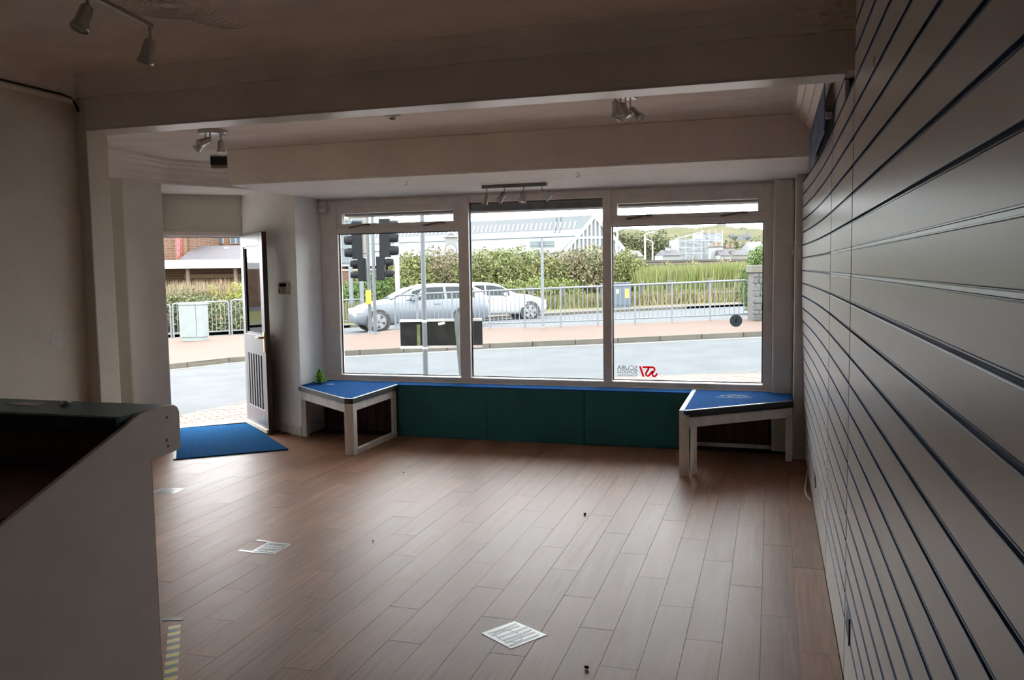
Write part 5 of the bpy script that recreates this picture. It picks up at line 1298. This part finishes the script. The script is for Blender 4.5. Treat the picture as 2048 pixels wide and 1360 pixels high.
# far right: wall, cottages, sheeted house
fwl = thing('stone_wall', gplan(col_x(1400, 62), 62), 'long low stone wall beyond the tall grass', 'wall')
bring_down(1225, 1640, 522, 62, .5, 'masonry', mat('far_stone', (0.0693, 0.06, 0.0508), .9, var=.25, scale=2.2), fwl)
slab(1225, 1640, 518.5, 522.5, 61.9, .7, 'coping', mat('dark_coping', (0.0504, 0.0462, 0.042), .9), fwl); slab(1225, 1640, 524, 527.5, 61.95, .06, 'brick_course', mat('pale_brick_course', (0.0945, 0.0695, 0.0545), .9), fwl)
def cottage(px0, px1, py_e, py_r, d, wall, roofm, lab, dep=6, chim=(), pots=True, gable=False):
    root = thing('cottage', gplan(col_x((px0 + px1) / 2, d), d), lab, 'house')
    bring_down(px0, px1, py_e, d, dep, 'wall', wall, root)
    zb_ = at((px0 + px1) / 2, py_e, d).z; zr_ = at((px0 + px1) / 2, py_r, d).z
    a = zz(at(px0, py_e, d), zb_) - fw3 * .2; b_ = zz(at(px1, py_e, d), zb_) - fw3 * .2
    ra = zz(a, zr_) + fw3 * (dep / 2 + .2) + (b_ - a) * .12; rb_ = zz(b_, zr_) + fw3 * (dep / 2 + .2) - (b_ - a) * (.0 if gable else .12)
    a2, b2 = a + fw3 * (dep + .4), b_ + fw3 * (dep + .4)
    MB().add([a, b_, rb_, ra, a2, b2], [(0, 1, 2, 3), (0, 3, 4), (4, 3, 2, 5), (1, 5, 2), (0, 4, 5, 1)]).build('roof', roofm, root)
    for cx0, cx1, cy0, cy1, cm in chim:
        c = slab(cx0, cx1, cy0, cy1, d + dep * .4, 1.0, 'chimney', cm, root)
        slab(cx0 - .8, cx1 + .8, cy0 - 1.2, cy0 + .8, d + dep * .4 - .1, 1.2, 'chimney_cap', mat('dark_coping', (0, 0, 0)), c)
        if pots:
            for t in (.3, .7):
                p = at(cx0 + (cx1 - cx0) * t, cy0 - 1, d + dep * .4 + .4); MB().lathe([(.22, 0), (.18, .25), (.2, .5)], 10, p).build('chimney_pot', mat('terracotta_pot', (0.139, 0.084, 0.0588), .8), c)
    return root
CREAM = mat('cream_render', (0.139, 0.13, 0.109), .8); REDB = mat('red_chimney_brick', (0.151, 0.0504, 0.0336), .9)
BROWNROOF = mat('brown_tile_roof', (0.05, 0.0382, 0.0338), .8, var=.1, scale=2)
cottage(1258, 1288, 513, 500, 105, CREAM, BROWNROOF, 'small cottage with a brown roof right of the shed gable', chim=((1240, 1251, 494, 512, REDB),), pots=False)
cottage(1325, 1362, 511, 499, 112, RENDER_W, SLATE, 'white cottage with a slate roof and one white chimney', chim=((1333, 1341, 494, 502, RENDER_W),), pots=False, gable=True)
cottage(1440, 1462, 511, 497, 100, RENDER_W, SLATE, 'white gabled cottage in front of the sheeted house', chim=((1421, 1446, 494, 520, RENDER_W),))
cottage(1466, 1500, 510, 498, 104, CREAM, SLATE, 'cream cottage with clay chimney pots', chim=((1449, 1470, 496, 512, CREAM),))
cottage(1498, 1560, 505, 482, 118, RENDER_W, mat('pale_slate_roof', (0.0786, 0.083, 0.0902), .7), 'large pale roofed house behind the pillar shrub')
shh = thing('sheeted_house', gplan(col_x(1400, 125), 125), 'house wrapped in pale scaffold sheeting', 'house')
SHEET = mat('pale_scaffold_sheeting', (.115, .122, .13), .5, var=.18, scale=.7, bump=.8, bscale=1.6, bdist=.3)
bring_down(1356, 1405, 478, 125, 7, 'sheeting', SHEET, shh); bring_down(1405, 1446, 466, 125.6, 7, 'sheeting', SHEET, shh)
for px in (1358, 1372, 1388, 1404, 1418, 1432, 1445):
    p = gplan(col_x(px, 124.6), 124.6); t = at(px, 470 if px < 1404 else 460, 124.6); MB().tube([p, zz(p, t.z)], .03, 6).build('scaffold_pole', WHITEPOLE, shh)
for py in (482, 495, 507): MB().tube([at(1356, py, 124.5), at(1446, py - 1.2, 124.5)], .03, 6).build('scaffold_rail', WHITEPOLE, shh)
MB().tube([at(1350, 478, 124.4), at(1408, 463, 124.4)], .07, 6).build('scaffold_rail', WHITEPOLE, shh)
# lamp columns in the distance
for px, d, py, r, lab in ((1236, 60, 442, .085, 'white lamp column beside the right mullion'), (1291, 90, 470, .10, 'distant white lamp column with a short arm'), (1306, 92, 484, .09, 'shorter distant lamp column right of the other')):
    b_ = gplan(col_x(px, d), d); t = at(px, py, d); root = thing('lamp_post', b_, lab, 'pole')
    MB().tube([b_, zz(b_, t.z)], [r * 1.1, r * .8], 10).build('shaft', WHITEPOLE, root)
    MB().tube([zz(b_, t.z), zz(b_, t.z + .25) + fx * (.5 if px < 1300 else -.5), zz(b_, t.z + .25) + fx * (1.0 if px < 1300 else -.9)], [r * .7, r * .6, r * 1.3], 8).build('lamp_arm', WHITEPOLE, root)
# hill behind
hill = MB(); NX, NZ = 60, 14; vs = []
prof_h = [(1000, 520), (1180, 480), (1225, 466), (1262, 462), (1300, 463), (1350, 459), (1400, 457), (1450, 456), (1500, 460), (1540, 466), (1700, 480), (2000, 500)]
for i in range(NX + 1):
    px = 1000 + 1000 * i / NX; py = lerp_tab(px, [p[0] for p in prof_h], [p[1] for p in prof_h])
    for k in range(NZ + 1):
        t = k / NZ; d = 150 + 110 * t; top = at(px, py, 260).z
        x, y = plan(col_x(px, d), d); z = -.6 + (top + .6) * (math.sin(t * math.pi / 2) ** 1.2) + .5 * math.sin(px * .07 + t * 9) * t
        vs.append((x, y, z))
n = NZ + 1
hill.add(vs, [(i * n + k, (i + 1) * n + k, (i + 1) * n + k + 1, i * n + k + 1) for i in range(NX) for k in range(NZ)], True)
struct(hill.build('ground_hill', mat('heathy_hillside', (0.042, 0.0504, 0.021), .95, rgb2=(.085, .072, .046), scale=.12, spec=.02), origin=(0, 0, 0)), 'green hillside behind the houses')
bl = []
random.seed(11)
for px in range(1215, 1580, 11):
    bl.append(blob(px + random.uniform(-5, 5), random.uniform(155, 170), random.uniform(3, 5), random.uniform(478, 496), -.5))
for px in range(1225, 1350, 12): bl.append(blob(px, 150, random.uniform(3.5, 5), random.uniform(463, 480), -.5))
foliage('hillside_woodland', bl, 60000, .24, DARKG, 'dark woodland along the foot of the hill', 'trees')
bl = []
for px in range(1225, 1580, 9):
    py = lerp_tab(px, [p[0] for p in prof_h], [p[1] for p in prof_h]); t = at(px, py, 255); bl.append((t - U3 * 1.0, random.uniform(1.5, 3), random.uniform(1.5, 3), random.uniform(.8, 1.6)))
foliage('hilltop_scrub', bl, 26000, .28, leaf_mat('heath_leaf', (0.0546, 0.0714, 0.0231), .4, c2=(.10, .12, .05)), 'green scrub along the skyline of the hill', 'bushes')
rk = MB(); random.seed(5)
for i in range(26):
    px = random.uniform(1462, 1502); py = random.uniform(472, 498); c = at(px, py, 200); r = random.uniform(.5, 1.3)
    base = [c + Vector((math.cos(a) * r, math.sin(a) * r * .6, random.uniform(-.3, .3))) for a in [k * 1.05 for k in range(6)]]
    rk.add(base + [c + U3 * r * 1.1 + rnd_dir() * .3, c - U3 * r], [(k, (k + 1) % 6, 6) for k in range(6)] + [((k + 1) % 6, k, 7) for k in range(6)])
stuff(rk.build('rock_outcrop', mat('grey_rock', (0.0606, 0.063, 0.0654), .9, var=.25, scale=.8)), 'grey rock face on the hillside', 'rocks')
tv = thing('hill_tower', at(1445, 462, 250), 'pale square tower on top of the hill', 'tower')
slab(1437, 1453, 444, 462, 250, 2.4, 'tower_body', mat('pale_tower', (0.088, 0.0965, 0.0985), .8), tv); slab(1431, 1435, 450, 462, 250, 1.0, 'annexe', mat('pale_tower', (0, 0, 0)), tv); slab(1435.5, 1454.5, 442.5, 444.5, 249.8, 2.8, 'parapet', mat('pale_tower', (0, 0, 0)), tv)
